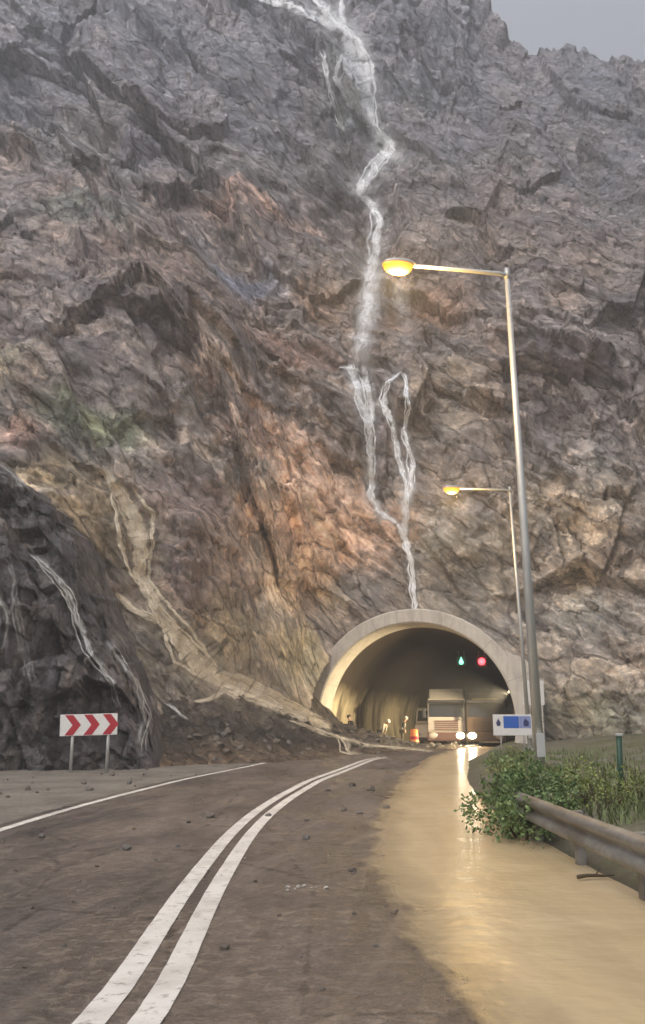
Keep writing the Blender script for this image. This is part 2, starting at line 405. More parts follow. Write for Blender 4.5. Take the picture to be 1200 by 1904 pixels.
    xb = [x[-1:] * 1.0] * 2; ybk = [yy[-1:] + 40, yy[-1:] + 160]; zb = [zz[-1:] - 3, zz[-1:] - 60]
    return struct(grid_mesh('mountain', app(x, xb), app(yy, ybk), app(zz, zb), M['rock'],
                  app(keep, [keep[-1:]] * 2), {'rock_col': app(col, [col[-1:]] * 2)}, smooth=False))
mountain = build_mountain()

def build_outcrop():
    nr, nc = 260, 300
    u = np.linspace(-22, -5.7, nc)[None, :]; t = np.linspace(0, 1, nr)[:, None]
    top = np.interp(u, [-22, -14, -10.9, -9.9, -9.3, -8.2, -7.2, -6.4, -5.7], [16, 12.5, 10.2, 9.0, 7.4, 5.3, 3.6, 2.0, 0.3])
    x = np.repeat(u, nr, 0); z = t * top - 0.3
    yb = np.interp(x, [-22, -14, -10, -7, -5.7], [24.5, 28, 29.9, 30.6, 31.6]) + np.clip(z, 0, 20) * 0.2 + 2.6 * t ** 5
    d = fbm(x / 3.2, yb / 3, z / 4.5, 5, 5, 0.55) * 1.7
    f1, _ = facets(x / 1.7, yb / 1.8, z / 2.1, 8, 0.9, 0.6); f2, _ = facets(x / 0.6, yb / 0.7, z / 0.75, 9, 0.9, 0.6)
    d = d + f1 * 0.85 + f2 * 0.36 + fbm(x / 0.5, yb / 0.5, z / 0.9, 4, 15, 0.6, True) * 0.16
    d = d * np.clip(sstep(-5.6, -6.6, x) + 0.2, 0, 1)
    y = yb - d + 0.3; zz = z + d * 0.25 * sstep(0, 1.2, z)
    n = fbm(x / 1.6, yb / 1.6, z / 2.6, 5, 44)[..., None]; m = sstep(-0.1, 0.5, fbm(x / 1.1, yb / 1.1, z / 2.2, 4, 49))[..., None]
    col = np.array(lin((92, 89, 92))) * (1 + 1.1 * n); col = col * (1 - 0.5 * m) + np.array(lin((150, 140, 128))) * 0.5 * m
    col = np.clip(col, 0.01, 0.5)
    def app(arr, rows): return np.concatenate([arr] + rows, 0)
    return struct(grid_mesh('rock_outcrop', app(x, [x[-1:]]), app(y, [y[-1:] + 9]), app(zz, [zz[-1:] + 0.8]), M['dark_rock'],
                  None, {'rock_col': app(col, [col[-1:]])}, smooth=False))
outcrop = build_outcrop()

def build_far_hill():
    x = np.linspace(-60, 330, 160)[None, :].repeat(60, 0); t = np.linspace(0, 1, 60)[:, None]
    top = np.interp(x, [-60, 60, 110, 150, 210, 330], [330, 300, 262, 240, 235, 190]) + fbm(x / 30, x * 0, x * 0, 4, 4) * 25
    z = t * top - 2; y = 330 + z * 0.5 - fbm(x / 40, z / 40, z * 0, 5, 6) * 30
    col = np.empty(x.shape + (3,)); col[:] = lin((118, 118, 116))
    return struct(grid_mesh('distant_hill', x, y, z, M['rock'], None, {'rock_col': col}))
build_far_hill()

# ------------------------------------------------------------------ ground, road, markings, verge, flood
LINE = [(239, 1904), (286, 1802), (327, 1732), (362, 1668), (402, 1610), (443, 1554), (484, 1514), (525, 1485), (583, 1452), (632, 1434)]
CL = [gnd(*p) for p in LINE]
cy = [-40, -10, 0] + [p.y for p in CL] + [38, 44, 52]
cx = [-9.5, -3.3, -1.75] + [p.x for p in CL] + [1.9, 3.7, PC.x]
# beyond the portal: follow the tunnel axis
AX = []; p = Vector(PC); hd = TH
for k in range(0, 81):
    AX.append((Vector(p), hd)); p = p + Vector((math.sin(hd), math.cos(hd), 0)); hd += R(0.35) if k > 6 else 0
for k in range(2, 80, 3): cy.append(AX[k][0].y); cx.append(AX[k][0].x)
cy, cx = np.array(cy), np.array(cx)
# smooth resampled centre line
yy_ = np.arange(-40, 118, 0.5); xx_ = np.interp(yy_, cy, cx)
for _ in range(6):
    xs = xx_.copy(); xs[1:-1] = (xx_[:-2] + 2 * xx_[1:-1] + xx_[2:]) / 4; xx_ = xs
def cxy(y): return np.interp(y, yy_, xx_)
def ribbon_off(name, y0, y1, o0, o1, z, mat, step=0.5, cols=2, jitter=0.0):
    ys = np.arange(y0, y1 + 1e-6, step); c = cxy(ys); dx = np.gradient(c, ys); nrm = np.sqrt(1 + dx * dx)
    off = np.linspace(o0, o1, cols)[None, :]
    X = c[:, None] + off / nrm[:, None]; Y = ys[:, None] - off * (dx / nrm)[:, None]
    if jitter:
        X = X + gn(Y / 0.25, X * 0 + o0 * 3, X * 0, 3) * jitter
    return grid_mesh(name, X, Y, np.full_like(X, z), mat)

def soil(name, a, b, rough=0.85, sc=1.0, bump=0.4):
    t = NT(name); n1 = t.noise(0.5 * sc, 7, 0.65); n2 = t.noise(5 * sc, 6, 0.7)
    c = t.mix(t.ramp(n1, [(0.35, 0.0), (0.65, 1.0)]), a, b)
    c = t.mix(0.7, c, t.ramp(n2, [(0.3, 0.6), (0.7, 1.4)]), 'MULTIPLY')
    t.set('Base Color', c).set('Roughness', rough); t.bump(n2, bump, 0.05); return t.m
M['ground'] = soil('bare_ground', (0.13, 0.115, 0.09), (0.2, 0.17, 0.13))
g = bmesh.new(); bmesh.ops.create_grid(g, x_segments=8, y_segments=8, size=500)
o = struct(obj('ground', g, M['ground'])); o.location = (0, 200, -0.06)

def road_mat():
    t = NT('muddy_asphalt')
    big = t.noise(0.28, 6, 0.6, None, 0.8)
    tracks = t.noise(0.55, 6, 0.62, t.mapv(t.tc(), (1.6, 0.35, 1), (0, 0, R(-12))), 0.6)
    grain = t.noise(26, 4, 0.7); mid = t.noise(4.0, 6, 0.68)
    c = t.mix(t.ramp(tracks, [(0.36, 0.0), (0.62, 1.0)]), (0.078, 0.066, 0.059), (0.148, 0.118, 0.099))
    c = t.mix(t.math('MULTIPLY', t.ramp(big, [(0.45, 0.0), (0.7, 1.0)]), 0.75), c, (0.20, 0.157, 0.122))
    c = t.mix(0.8, c, t.ramp(mid, [(0.28, 0.62), (0.5, 1.0), (0.75, 1.4)]), 'MULTIPLY')
    c = t.mix(0.9, c, t.ramp(grain, [(0.3, 0.6), (0.5, 1.0), (0.7, 1.5)]), 'MULTIPLY')
    clod = t.noise(8, 4, 0.65, None, 0.3); cm = t.math('MULTIPLY', t.ramp(clod, [(.54, 0.0), (.6, 1.0)]), t.ramp(big, [(.42, 0.0), (.58, 1.0)]))
    c = t.mix(t.math('MULTIPLY', cm, .55), c, (.30, .245, .19))
    smear = t.noise(1.5, 6, 0.65, t.mapv(t.mapv(t.tc(), (1, 1, 1), (0, 0, R(14))), (2.2, 0.22, 1)), 0.5)
    c = t.mix(t.ramp(smear, [(0.52, 0.0), (0.68, 0.6)]), c, (0.215, 0.172, 0.138))
    vo = t.n('ShaderNodeTexVoronoi', feature='DISTANCE_TO_EDGE'); vo.inputs['Scale'].default_value = 0.45; t.l(t.mapv(t.tc(), (1.3, 0.7, 1)), vo.inputs['Vector'])
    ck = t.math('ADD', vo.outputs[0], t.math('MULTIPLY', t.math('SUBTRACT', mid, 0.5), 0.10))
    c = t.mix(t.math('MULTIPLY', t.ramp(ck, [(0.0, 1.0), (0.012, 0.0)]), 0.55), c, (0.03, 0.026, 0.023))
    t.set('Base Color', c)
    t.set('Roughness', t.ramp(tracks, [(0.38, 0.24), (0.62, 0.66)]))
    b = t.bump(mid, 0.45, 0.04); b = t.bump(clod, 0.8, 0.05, b); t.bump(grain, 0.6, 0.015, b)
    return t.m
M['road'] = road_mat()
struct(ribbon_off('road', -40, 112, -3.95, 3.95, 0.0, M['road'], 0.5, 9))
M['shoulder'] = soil('gravel_shoulder', (0.27, 0.24, 0.20), (0.15, 0.132, 0.11), 0.7, 1.4, 0.9)
struct(ribbon_off('road_shoulder', -40, 44, -14, -3.85, -0.004, M['shoulder'], 0.5, 5))
def line_mat():
    t = NT('road_line_paint'); n = t.noise(9, 7, 0.75); n2 = t.noise(1.6, 5, 0.6)
    c = t.mix(t.ramp(n, [(0.34, 1.0), (0.46, 0.0)]), (0.78, 0.74, 0.68), (0.3, 0.255, 0.21))
    c = t.mix(t.ramp(n2, [(0.45, 0.0), (0.75, 0.6)]), c, (0.36, 0.31, 0.26))
    t.set('Base Color', c).set('Roughness', 0.6); t.bump(n, 0.2, 0.01); return t.m
M['line'] = line_mat()
struct(ribbon_off('road_marking', -40, 40.5, -0.235, -0.055, 0.006, M['line'], 0.1, 3, 0.006))
struct(ribbon_off('road_marking', -40, 40.5, 0.065, 0.245, 0.006, M['line'], 0.1, 3, 0.006))
struct(ribbon_off('road_marking', -40, 37.5, -3.72, -3.56, 0.006, M['line'], 0.1, 3, 0.012))

def verge_h(X, Y):
    e = X - cxy(Y) - 3.72
    return sstep(0.0, 1.6, e) * 0.40 + sstep(2, 9, e) * 0.5 + fbm(X / 1.7, Y / 1.7, X * 0, 4, 18) * 0.28 * sstep(0.2, 1.5, e) - 0.05
def build_verge():
    ys = np.arange(-20, 53, 0.22)[:, None]; off = np.linspace(3.6, 24, 96)[None, :]
    Y = np.repeat(ys, 96, 1); X = cxy(Y) + off; Z = verge_h(X, Y)
    t = NT('verge_soil'); n1 = t.noise(0.45, 6, 0.65); n2 = t.noise(6, 6, 0.7)
    c = t.mix(t.ramp(n1, [(0.4, 0.0), (0.6, 1.0)]), (0.15, 0.135, 0.105), (0.10, 0.105, 0.045))
    c = t.mix(0.8, c, t.ramp(n2, [(0.3, 0.55), (0.7, 1.45)]), 'MULTIPLY')
    c = t.mix(t.ramp(t.attr('edge', 'Fac'), [(0.1, 1.0), (0.9, 0.0)]), c, (0.075, 0.058, 0.036))
    t.set('Base Color', c).set('Roughness', 0.9); t.bump(n2, 0.6, 0.08)
    return struct(grid_mesh('verge', X, Y, Z, t.m, None, {'edge': X - cxy(Y) - 3.7}))
verge = build_verge()

def build_flood():
    pts = [(850, 1393), (800, 1412), (758, 1450), (742, 1480), (722, 1540), (730, 1600), (770, 1680), (838, 1760), (900, 1830), (960, 1895)]
    G = [gnd(*q) for q in pts]; gy = np.array([-14, 3.0] + [p.y for p in reversed(G)] + [60]); gx = np.array([0.6, 1.2] + [p.x for p in reversed(G)] + [9.5])
    ys = np.arange(-14, 58, 0.12)[:, None]
    xl = np.interp(ys, gy, gx); k = 9
    xl = xl + gn(ys / 3.1, ys * 0, ys * 0 + 4, 5) * 0.2 - 0.45
    xr = cxy(ys) + 5.2
    u = np.linspace(0, 1, 60)[None, :] ** 1.3
    X = xl * (1 - u) + xr * u; Y = np.repeat(ys, 60, 1)
    edge = X - xl
    t = NT('muddy_flood_water'); e = t.attr('edge', 'Fac')
    n = t.noise(1.3, 6, 0.62, t.mapv(t.tc(), (1.2, 0.6, 1)), 0.3); n2 = t.noise(0.35, 4, 0.55, None, 0.8)
    c = t.mix(t.ramp(n2, [(0.35, 0.0), (0.65, 1.0)]), (0.56, 0.425, 0.245), (0.65, 0.505, 0.31))
    a = t.math('ADD', e, t.math('MULTIPLY', t.math('SUBTRACT', n, 0.5), 0.7))
    t.set('Base Color', c).set('Roughness', 0.27).set('IOR', 1.33)
    t.set('Alpha', t.ramp(a, [(0.15, 0.0), (0.30, 0.55), (0.75, 0.97)]))
    silt = t.noise(1.0, 6, 0.6, t.mapv(t.tc(), (1.6, 0.22, 1)), 1.0); c = t.mix(0.6, c, t.ramp(silt, [(.3, .86), (.5, 1.0), (.7, 1.1)]), 'MULTIPLY'); t.set('Base Color', c)
    rip = t.noise(5.5, 4, 0.55, t.mapv(t.tc(), (1.0, 1.5, 1)), 0.3); rip2 = t.noise(1.3, 3, 0.5)
    b = t.bump(rip2, 0.35, 0.08); b = t.bump(silt, 0.2, 0.04, b); t.bump(rip, 0.22, 0.025, b)
    return struct(grid_mesh('flood_water', X, Y, np.full_like(X, 0.022), t.m, None, {'edge': edge}))
build_flood()

# ------------------------------------------------------------------ rubble fan spilled from the slope over the road
ED = [(-14, 31.0), (-6.2, 32.6), (-2.2, 35.4), (0.2, 40.0), (1.7, 44.2), (4.2, 47.6), (7.2, 50.2), (9, 53)]
def fan_h(X, Y):
    best = np.full(X.shape, 1e9); sign = np.ones(X.shape)
    for (x0, y0), (x1, y1) in zip(ED, ED[1:]):
        dx, dy = x1 - x0, y1 - y0; L = dx * dx + dy * dy
        t = np.clip(((X - x0) * dx + (Y - y0) * dy) / L, 0, 1)
        d = np.hypot(X - x0 - t * dx, Y - y0 - t * dy); s = np.where(-(dy) * (X - x0) + dx * (Y - y0) > 0, 1.0, -1.0)
        m = d < best; best = np.where(m, d, best); sign = np.where(m, s, sign)
    d = best * sign
    d = d + fbm(X / 2.2, Y / 2.2, X * 0, 4, 29) * 1.4
    slope = np.interp(X, [-6, -2, 1, 5, 9], [0.66, 0.62, 0.30, 0.17, 0.1])
    h = np.clip(d, -1, 14) * slope * (1 - 0.93 * sstep(51.5, 54.0, Y) * sstep(-1.2, 0.3, X))
    rough = fbm(X / 0.55, Y / 0.55, X * 0, 4, 31, 0.6) * 0.34 * sstep(-0.2, 1.2, d) + fbm(X / 1.8, Y / 1.8, X * 0, 3, 37) * 0.35 * sstep(0, 2.5, d)
    return h + rough, d
def build_fan():
    X, Y = np.meshgrid(np.linspace(-14, 9.5, 330), np.linspace(30, 58.5, 420)); H, d = fan_h(X, Y)
    f, _ = facets(X / 0.5, Y / 0.5, X * 0, 88, 0.8, 0.5); H = H + f * 0.16 * sstep(0, 1.5, d)
    wet = sstep(0.0, 0.45, fbm((X + Y * 0.35) / 3.2, (Y - X * 0.3) / 1.3, X * 0, 4, 66))[..., None]
    col = np.array(lin((88, 81, 75))) * (1 - wet) + np.array(lin((142, 126, 106))) * wet
    edgec = (1 - sstep(0.2, 1.6, d))[..., None] * 0.55
    col = col * (1 - edgec) + np.array(lin((150, 128, 104))) * edgec
    mat = rock_material('mud_and_rubble', 1.0, (0.8, 1, 1), 0.5, 2.6)
    o = grid_mesh('rubble', X, Y, H, mat, (H > -0.12) & (d > -0.6), {'rock_col': col}, smooth=False)
    o['kind'] = 'stuff'; return o
rubble = build_fan()

# ------------------------------------------------------------------ tunnel portal
def build_portal():
    root = empty('tunnel_portal', PC, -TH, 'grey concrete arched tunnel mouth with rounded rim at the foot of the cliff', 'tunnel')
    # local frame: +x right, +y into the hill
    phi = [R(-20.4 + 220.8 * k / 72) for k in range(73)]
    bm = bmesh.new(); rows = []
    for (r, s) in ((6.1, 4.0), (6.4, 3.0), (6.4, -0.55), (6.33, -0.62), (5.66, -0.62), (5.58, -0.55), (5.58, 2.2), (5.85, 2.6)):
        rows.append([bm.verts.new((r * math.cos(a), s, max(PZ + r * math.sin(a), -0.3))) for a in phi])
    for r0, r1 in zip(rows, rows[1:]):
        for k in range(72): bm.faces.new((r0[k], r0[k + 1], r1[k + 1], r1[k]))
    bmesh.ops.recalc_face_normals(bm, faces=bm.faces[:])
    obj('rim', bm, M['concrete'], root)
    # lining follows the curving axis, in world -> local
    bm = bmesh.new(); rows = []
    inv = (Matrix.Translation(PC) @ Matrix.Rotation(-TH, 4, 'Z')).inverted()
    for k in range(2, 80):
        c, h = AX[k]; rr = Vector((math.cos(h), -math.sin(h), 0))
        rows.append([bm.verts.new(inv @ (c + rr * (5.68 * math.cos(a)) + Vector((0, 0, PZ + 5.68 * math.sin(a))))) for a in phi])
    for r0, r1 in zip(rows, rows[1:]):
        for k in range(72): bm.faces.new((r0[k], r1[k], r1[k + 1], r0[k + 1]))
    bm.faces.new(rows[-1])
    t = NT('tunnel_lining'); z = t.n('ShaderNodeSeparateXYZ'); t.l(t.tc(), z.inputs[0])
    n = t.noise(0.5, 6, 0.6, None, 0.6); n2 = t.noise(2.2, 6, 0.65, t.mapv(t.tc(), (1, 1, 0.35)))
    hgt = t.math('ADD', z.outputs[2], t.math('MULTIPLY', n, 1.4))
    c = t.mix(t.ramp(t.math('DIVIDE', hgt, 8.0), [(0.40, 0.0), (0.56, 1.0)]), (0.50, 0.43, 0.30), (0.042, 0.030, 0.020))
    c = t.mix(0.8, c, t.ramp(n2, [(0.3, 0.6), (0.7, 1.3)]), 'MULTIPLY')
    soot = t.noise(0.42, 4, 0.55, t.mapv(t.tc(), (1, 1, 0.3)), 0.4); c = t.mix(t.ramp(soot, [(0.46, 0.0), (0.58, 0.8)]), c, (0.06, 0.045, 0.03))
    t.set('Base Color', c).set('Roughness', 0.75); t.bump(n2, 0.3, 0.05)
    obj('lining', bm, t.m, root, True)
    bm = bmesh.new(); P = [(5.72, -.3), (7.05, -.3), (7.05, 3.3), (6.8, 4.2), (6.2, 5.0), (5.3, 5.3), (5.72, 3)]
    f = [bm.verts.new((x, -.28, z)) for x, z in P]; b_ = [bm.verts.new((x, 2.4, z)) for x, z in P]
    bm.faces.new(f); bm.faces.new(list(reversed(b_)))
    for k in range(7): bm.faces.new((f[(k + 1) % 7], f[k], b_[k], b_[(k + 1) % 7]))
    bmesh.ops.recalc_face_normals(bm, faces=bm.faces[:]); obj('wing_wall', bm, M['concrete'], root)
    return root
portal = build_portal()
def tun(s, q, z):
    k = int(s); c, h = AX[k]; f = s - k
    return c + Vector((math.sin(h), math.cos(h), 0)) * f + Vector((math.cos(h), -math.sin(h), 0)) * q + Vector((0, 0, z)), h

def tunnel_light(s, energy, label, deg=38):
    a = R(deg); p, h = tun(s, 5.52 * math.cos(a), PZ + 5.52 * math.sin(a))
    root = empty('tunnel_light', p, -h, label, 'tunnel light', 'lights along the tunnel wall')
    root.rotation_euler = (0, R(52 - 90) * 0, -h)
    bm = bmesh.new(); box(bm, -0.12, 0.1, -0.6, 0.6, -0.07, 0.07, 0.02); obj('housing', bm, M['steel'], root)
    bm = bmesh.new(); box(bm, -0.15, -0.12, -0.55, 0.55, -0.05, 0.05, 0.01)
    obj('lens', bm, simple('sodium_lens', (0.8, 0.6, 0.3), 0.3, emit=(1, 0.72, 0.32), estr=6), root)
    l = bpy.data.lights.new('tunnel_lamp', 'AREA'); l.shape = 'RECTANGLE'; l.size = 1.0; l.size_y = 0.15; l.energy = energy; l.color = (1, 0.80, 0.48); l.spread = R(105)
    lo = bpy.data.objects.new('tunnel_lamp', l); C.objects.link(lo); lo.parent = root
    lo.location = (-0.17, 0, 0); lo.rotation_euler = Vector((1, 0, 0.28)).to_track_quat('Z', 'Y').to_euler()
tunnel_light(2.8, 430, 'sodium strip light on the right tunnel wall nearest the mouth', 18)
tunnel_light(19, 120, 'sodium strip light on the right tunnel wall behind the lorries', 8)

# ------------------------------------------------------------------ water running down the rock
bpy.context.view_layer.update()
DG = bpy.context.evaluated_depsgraph_get()
for o_ in (mountain, outcrop, rubble): o_.data.update()
def hit(px, py, targets):
    d = ray(px, py); best = None
    for o_ in targets:
        ok, loc, nor, _ = o_.ray_cast(CAM, d, distance=400)
        if ok and (best is None or (loc - CAM).length < best): best = (loc - CAM).length
    return best
def foam_mat(name, col, dens=1.0, rough=0.5, soft=1.3, frag=1.0, lo=0.75, hi=1.15):
    t = NT(name); uv = t.tc('UV')
    n = t.noise(1.0, 7, 0.72, t.mapv(uv, (6.0, 0.9, 1)), 0.7)
    n2 = t.noise(1.0, 4, 0.6, t.mapv(uv, (1.5, 0.2, 1)), 0.4)
    sx = t.n('ShaderNodeSeparateXYZ'); t.l(uv, sx.inputs[0])
    u = t.math('ABSOLUTE', t.math('SUBTRACT', t.math('MULTIPLY', sx.outputs[0], 2.0), 1.0))
    ed = t.math('POWER', t.math('MAXIMUM', t.math('SUBTRACT', 1.0, u), 0.0), soft)
    f = t.math('MULTIPLY', t.attr('flow', 'Fac'), dens)
    a = t.math('ADD', t.ramp(n, [(0.34, 0.0), (0.66, 1.35)]), t.math('SUBTRACT', t.math('MULTIPLY', n2, 1.2), 0.35))
    a = t.math('MULTIPLY', t.math('ADD', t.math('MULTIPLY', a, frag), 1 - frag), t.math('MULTIPLY', ed, f))
    a = t.math('MINIMUM', t.math('MAXIMUM', a, 0.0), 0.97)
    t.set('Base Color', t.mix(t.ramp(n, [(.35, 0.0), (.65, 1.0)]), tuple(c * lo for c in col), tuple(min(1, c * hi) for c in col))).set('Roughness', rough)
    t.set('Alpha', a); t.bump(n, 0.22, 0.1)
    return t.m
M['foam'] = foam_mat('white_water', (0.95, 0.95, 0.96), 6.5, .5, 1.25, 1.1, .85, 1.05)
M['mist'] = foam_mat('falling_spray', (0.76, 0.75, 0.75), 1.25, 0.6, 1.2, .7)
M['mud_stream'] = foam_mat('muddy_stream', (0.72, 0.62, 0.47), 5.0, 0.3, 1.0, .75, .55, 1.3)
M['thin_stream'] = foam_mat('thin_stream', (0.66, 0.65, 0.63), 1.5, 0.4, 1.2, 1.0)
def braid(paths, n, seed, core=.8, spread=.55, thin=.38, halo=0.0, ws=1.0):
    """every path becomes a soft core plus thinner strands that wander around it"""
    rg = random.Random(seed); out = []
    for p in paths:
        p = [(x, y, w * ws, f) for x, y, w, f in p]
        out.append([(x, y, w * .95, f * core) for x, y, w, f in p])
        if halo: out.append([(x, y, w * 3.2, f * halo) for x, y, w, f in p])
        for k in range(n):
            ph, o0 = rg.uniform(0, 6.28), rg.uniform(-1, 1) * spread
            i0 = rg.randint(0, max(0, len(p) // 3)); i1 = rg.randint(max(i0 + 2, len(p) - len(p) // 3), len(p)) if len(p) > 3 else len(p)
            q = []
            for i, (x, y, w, f) in enumerate(p[i0:i1]):
                o = (o0 + .45 * math.sin(ph + i * 1.3)) * w; q.append((x + o, y + o * .15, max(3.5, w * thin * .8 * rg.uniform(.7, 1.3)), f * rg.uniform(.7, 1.1)))
            if len(q) > 1: out.append(q)
    return out
def stream(name, paths, mat, label, targets, group=None, free=False, cat='waterfall'):
    """paths: lists of (px, py, width_px, flow). Every strand is laid on the rock below it as a ribbon with its own thickness"""
    verts, faces, uvs, flow = [], [], [], []
    nc = 5
    for path in paths:
        P = np.array(path, float)
        seg = np.r_[0, np.cumsum(np.hypot(np.diff(P[:, 0]), np.diff(P[:, 1])))]
        s = np.arange(0, seg[-1], 3.0)
        px, py, wd, fl = [np.interp(s, seg, P[:, k]) for k in range(4)]
        px = px + gn(s / 26, s * 0 + P[0, 0], s * 0, 7) * 7 + gn(s / 9, s * 0 + P[0, 1], s * 0, 8) * 3
        wd = wd * (1 + gn(s / 16, s * 0 + P[0, 0], s * 0, 9) * 0.7)
        fade = np.clip(np.minimum(s, s[-1] - s) / 14, 0.0, 1)
        tx, ty = np.gradient(px), np.gradient(py); tl = np.hypot(tx, ty); sx, sy = ty / tl, -tx / tl
        D = np.full((len(s), nc), np.nan)
        for i in range(len(s)):
            for k in range(nc):
                o = (k / (nc - 1) - 0.5) * wd[i]
                h = hit(px[i] + sx[i] * o, py[i] + sy[i] * o, targets)
                if h: D[i, k] = h
        med = np.nanmedian(D)
        D = np.where(np.isnan(D), med, D)
        Ds = D.copy()
        win = 10 if free else 3
        for i in range(len(s)):
            Ds[i] = np.min(D[max(0, i - win):i + win + 1].min(0)) if free else np.minimum(D[i], np.median(D[max(0, i - win):i + win + 1], 0))
        for _ in range(6 if free else 1):
            E = Ds.copy(); E[1:-1] = (Ds[:-2] + 2 * Ds[1:-1] + Ds[2:]) / 4; Ds = E
        Ds = np.minimum(Ds, D) if not free else Ds
        base = len(verts); L = 0.0; prev = None
        for i in range(len(s)):
            for k in range(nc):
                o = (k / (nc - 1) - 0.5); d = ray(px[i] + sx[i] * o * wd[i], py[i] + sy[i] * o * wd[i])
                lift = Ds[i, k] * (0.0022 + 0.003 * (1 - (2 * o) ** 2)) + 0.03
                p = CAM + d * (Ds[i, k] - lift)
                verts.append(p); flow.append(fl[i] * fade[i])
            c = verts[-3]
            if prev is not None: L += (c - prev).length
            prev = c
            for k in range(nc): uvs.append((k / (nc - 1), L / max(0.4, wd[i] / FPX * Ds[i, 2]) * 0.5 if False else L * 0.9))
            if i:
                for k in range(nc - 1):
                    a = base + (i - 1) * nc + k; faces.append((a, a + 1, a + nc + 1, a + nc))
    me = bpy.data.meshes.new(name); me.from_pydata(verts, [], faces)
    uvl = me.uv_layers.new(name='UVMap')
    li = np.empty(len(me.loops), np.int32); me.loops.foreach_get('vertex_index', li)
    uvl.data.foreach_set('uv', np.array(uvs, np.float32)[li].reshape(-1))
    at_ = me.attributes.new('flow', 'FLOAT', 'POINT'); at_.data.foreach_set('value', np.array(flow, np.float32))
    o = link(name, me, mat, None, True)
    return tag(o, label, cat, group)
MT = (mountain,); ALL = (mountain, outcrop, rubble)
stream('waterfall', braid([
    [(470, -10, 26, .45), (540, 12, 24, .6), (595, 34, 24, .8), (640, 60, 22, 1)],
    [(585, -10, 22, .9), (612, 25, 24, 1), (640, 55, 24, 1), (652, 90, 26, 1), (650, 130, 22, .8), (645, 160, 18, .6), (668, 205, 22, .8), (690, 235, 18, 1)],
    [(632, -6, 12, .6), (640, 50, 18, .9), (668, 80, 18, .9), (680, 120, 20, .95), (684, 170, 18, .9), (692, 235, 20, 1), (722, 268, 26, 1.1), (724, 280, 30, 1.2), (702, 302, 20, 1.1), (690, 325, 15, 1), (672, 345, 20, 1), (672, 365, 17, 1), (696, 382, 14, 1), (705, 405, 17, 1.1), (702, 440, 19, 1.1), (696, 480, 22, 1.1), (690, 520, 24, 1)],
    [(655, 100, 44, .5), (664, 150, 48, .55), (676, 210, 34, .6)],
    [(600, 90, 10, .35), (612, 160, 12, .3), (640, 250, 8, .1)],
    ], 4, 1, .85, .5, .36, .07, .9), M['foam'], 'long white waterfall zigzagging from the top of the cliff down behind the nearer lamp', MT)
stream('waterfall', [[(694, 480, 34, 1.2), (686, 560, 44, .95), (676, 620, 52, .7), (664, 684, 60, .55)], [(692, 500, 14, 1), (678, 580, 14, .8), (668, 680, 14, .5)],
    [(700, 500, 44, .5), (700, 560, 52, .3), (690, 640, 56, .16)], [(735, 520, 40, .3), (755, 600, 50, .18), (755, 680, 44, .1)]],
    M['mist'], 'thin fading veil of falling spray above the rock ledge', MT, None, True)
stream('waterfall', braid([[(650, 676, 18, .9), (660, 705, 18, 1), (672, 750, 15, 1), (686, 790, 14, 1), (690, 860, 15, 1), (691, 930, 15, 1), (705, 952, 12, 1), (742, 975, 12, 1)],
    [(672, 678, 22, .8), (682, 710, 16, .9), (692, 755, 14, .9), (690, 800, 10, .8)],
    [(636, 684, 12, .6), (672, 690, 14, .8)]], 3, 2, .75, .5, .36, .08, .8),
    M['foam'], 'left white strand of water dropping from the ledge above the tunnel', MT, 'waterfall strands above the tunnel')
stream('waterfall', braid([[(748, 690, 8, .35), (720, 712, 10, .7), (712, 745, 14, .9), (732, 790, 10, 1), (742, 850, 11, 1), (756, 900, 12, 1), (754, 960, 14, 1), (752, 1000, 16, 1)],
    [(752, 692, 8, .3), (760, 760, 8, .7), (752, 800, 10, .8), (768, 860, 12, .9), (764, 900, 12, 1), (754, 950, 12, 1)]], 3, 3, .75, .5, .4, .08, .8),
    M['foam'], 'forked right strand of water joining the left one above the tunnel', MT, 'waterfall strands above the tunnel')
stream('waterfall', braid([[(740, 972, 16, 1), (756, 1010, 18, 1), (766, 1050, 13, 1), (770, 1090, 12, .9), (774, 1140, 11, .8)]], 3, 4, .8, .4, .45, .03, .8),
    M['foam'], 'single narrow spout of water falling onto the crown of the tunnel rim', MT, 'waterfall strands above the tunnel')
stream('muddy_stream', braid([[(188, 870, 18, .6), (215, 905, 26, .9), (245, 950, 36, 1), (262, 1010, 38, 1), (262, 1070, 30, 1), (285, 1115, 26, 1), (312, 1160, 30, 1), (345, 1200, 34, 1), (375, 1240, 48, 1), (425, 1272, 50, 1), (500, 1305, 28, .9), (560, 1330, 26, .8), (620, 1356, 20, .6)],
    [(215, 1100, 12, .5), (245, 1130, 16, .6), (300, 1160, 18, .8)], [(330, 1180, 20, .5), (400, 1255, 30, .6), (455, 1262, 20, .6), (520, 1300, 18, .6), (590, 1335, 16, .5)], [(420, 1285, 16, .6), (390, 1300, 12, .5), (360, 1306, 8, .4)]], 6, 5, .55, .9, .28, .06),
    M['mud_stream'], 'broad tan muddy stream pouring down the left gully', ALL, None, False, 'stream')
stream('muddy_stream', braid([[(540, 1340, 12, .6), (600, 1362, 14, .8), (680, 1385, 14, .8), (760, 1392, 12, .7), (820, 1400, 10, .5)],
    [(640, 1372, 14, .7), (650, 1400, 18, .8), (690, 1412, 20, .8)]], 4, 6, .22, 1.0, .3),
    M['mud_stream'], 'pale muddy trickle crossing the rubble before the tunnel', (rubble,), None, False, 'stream')
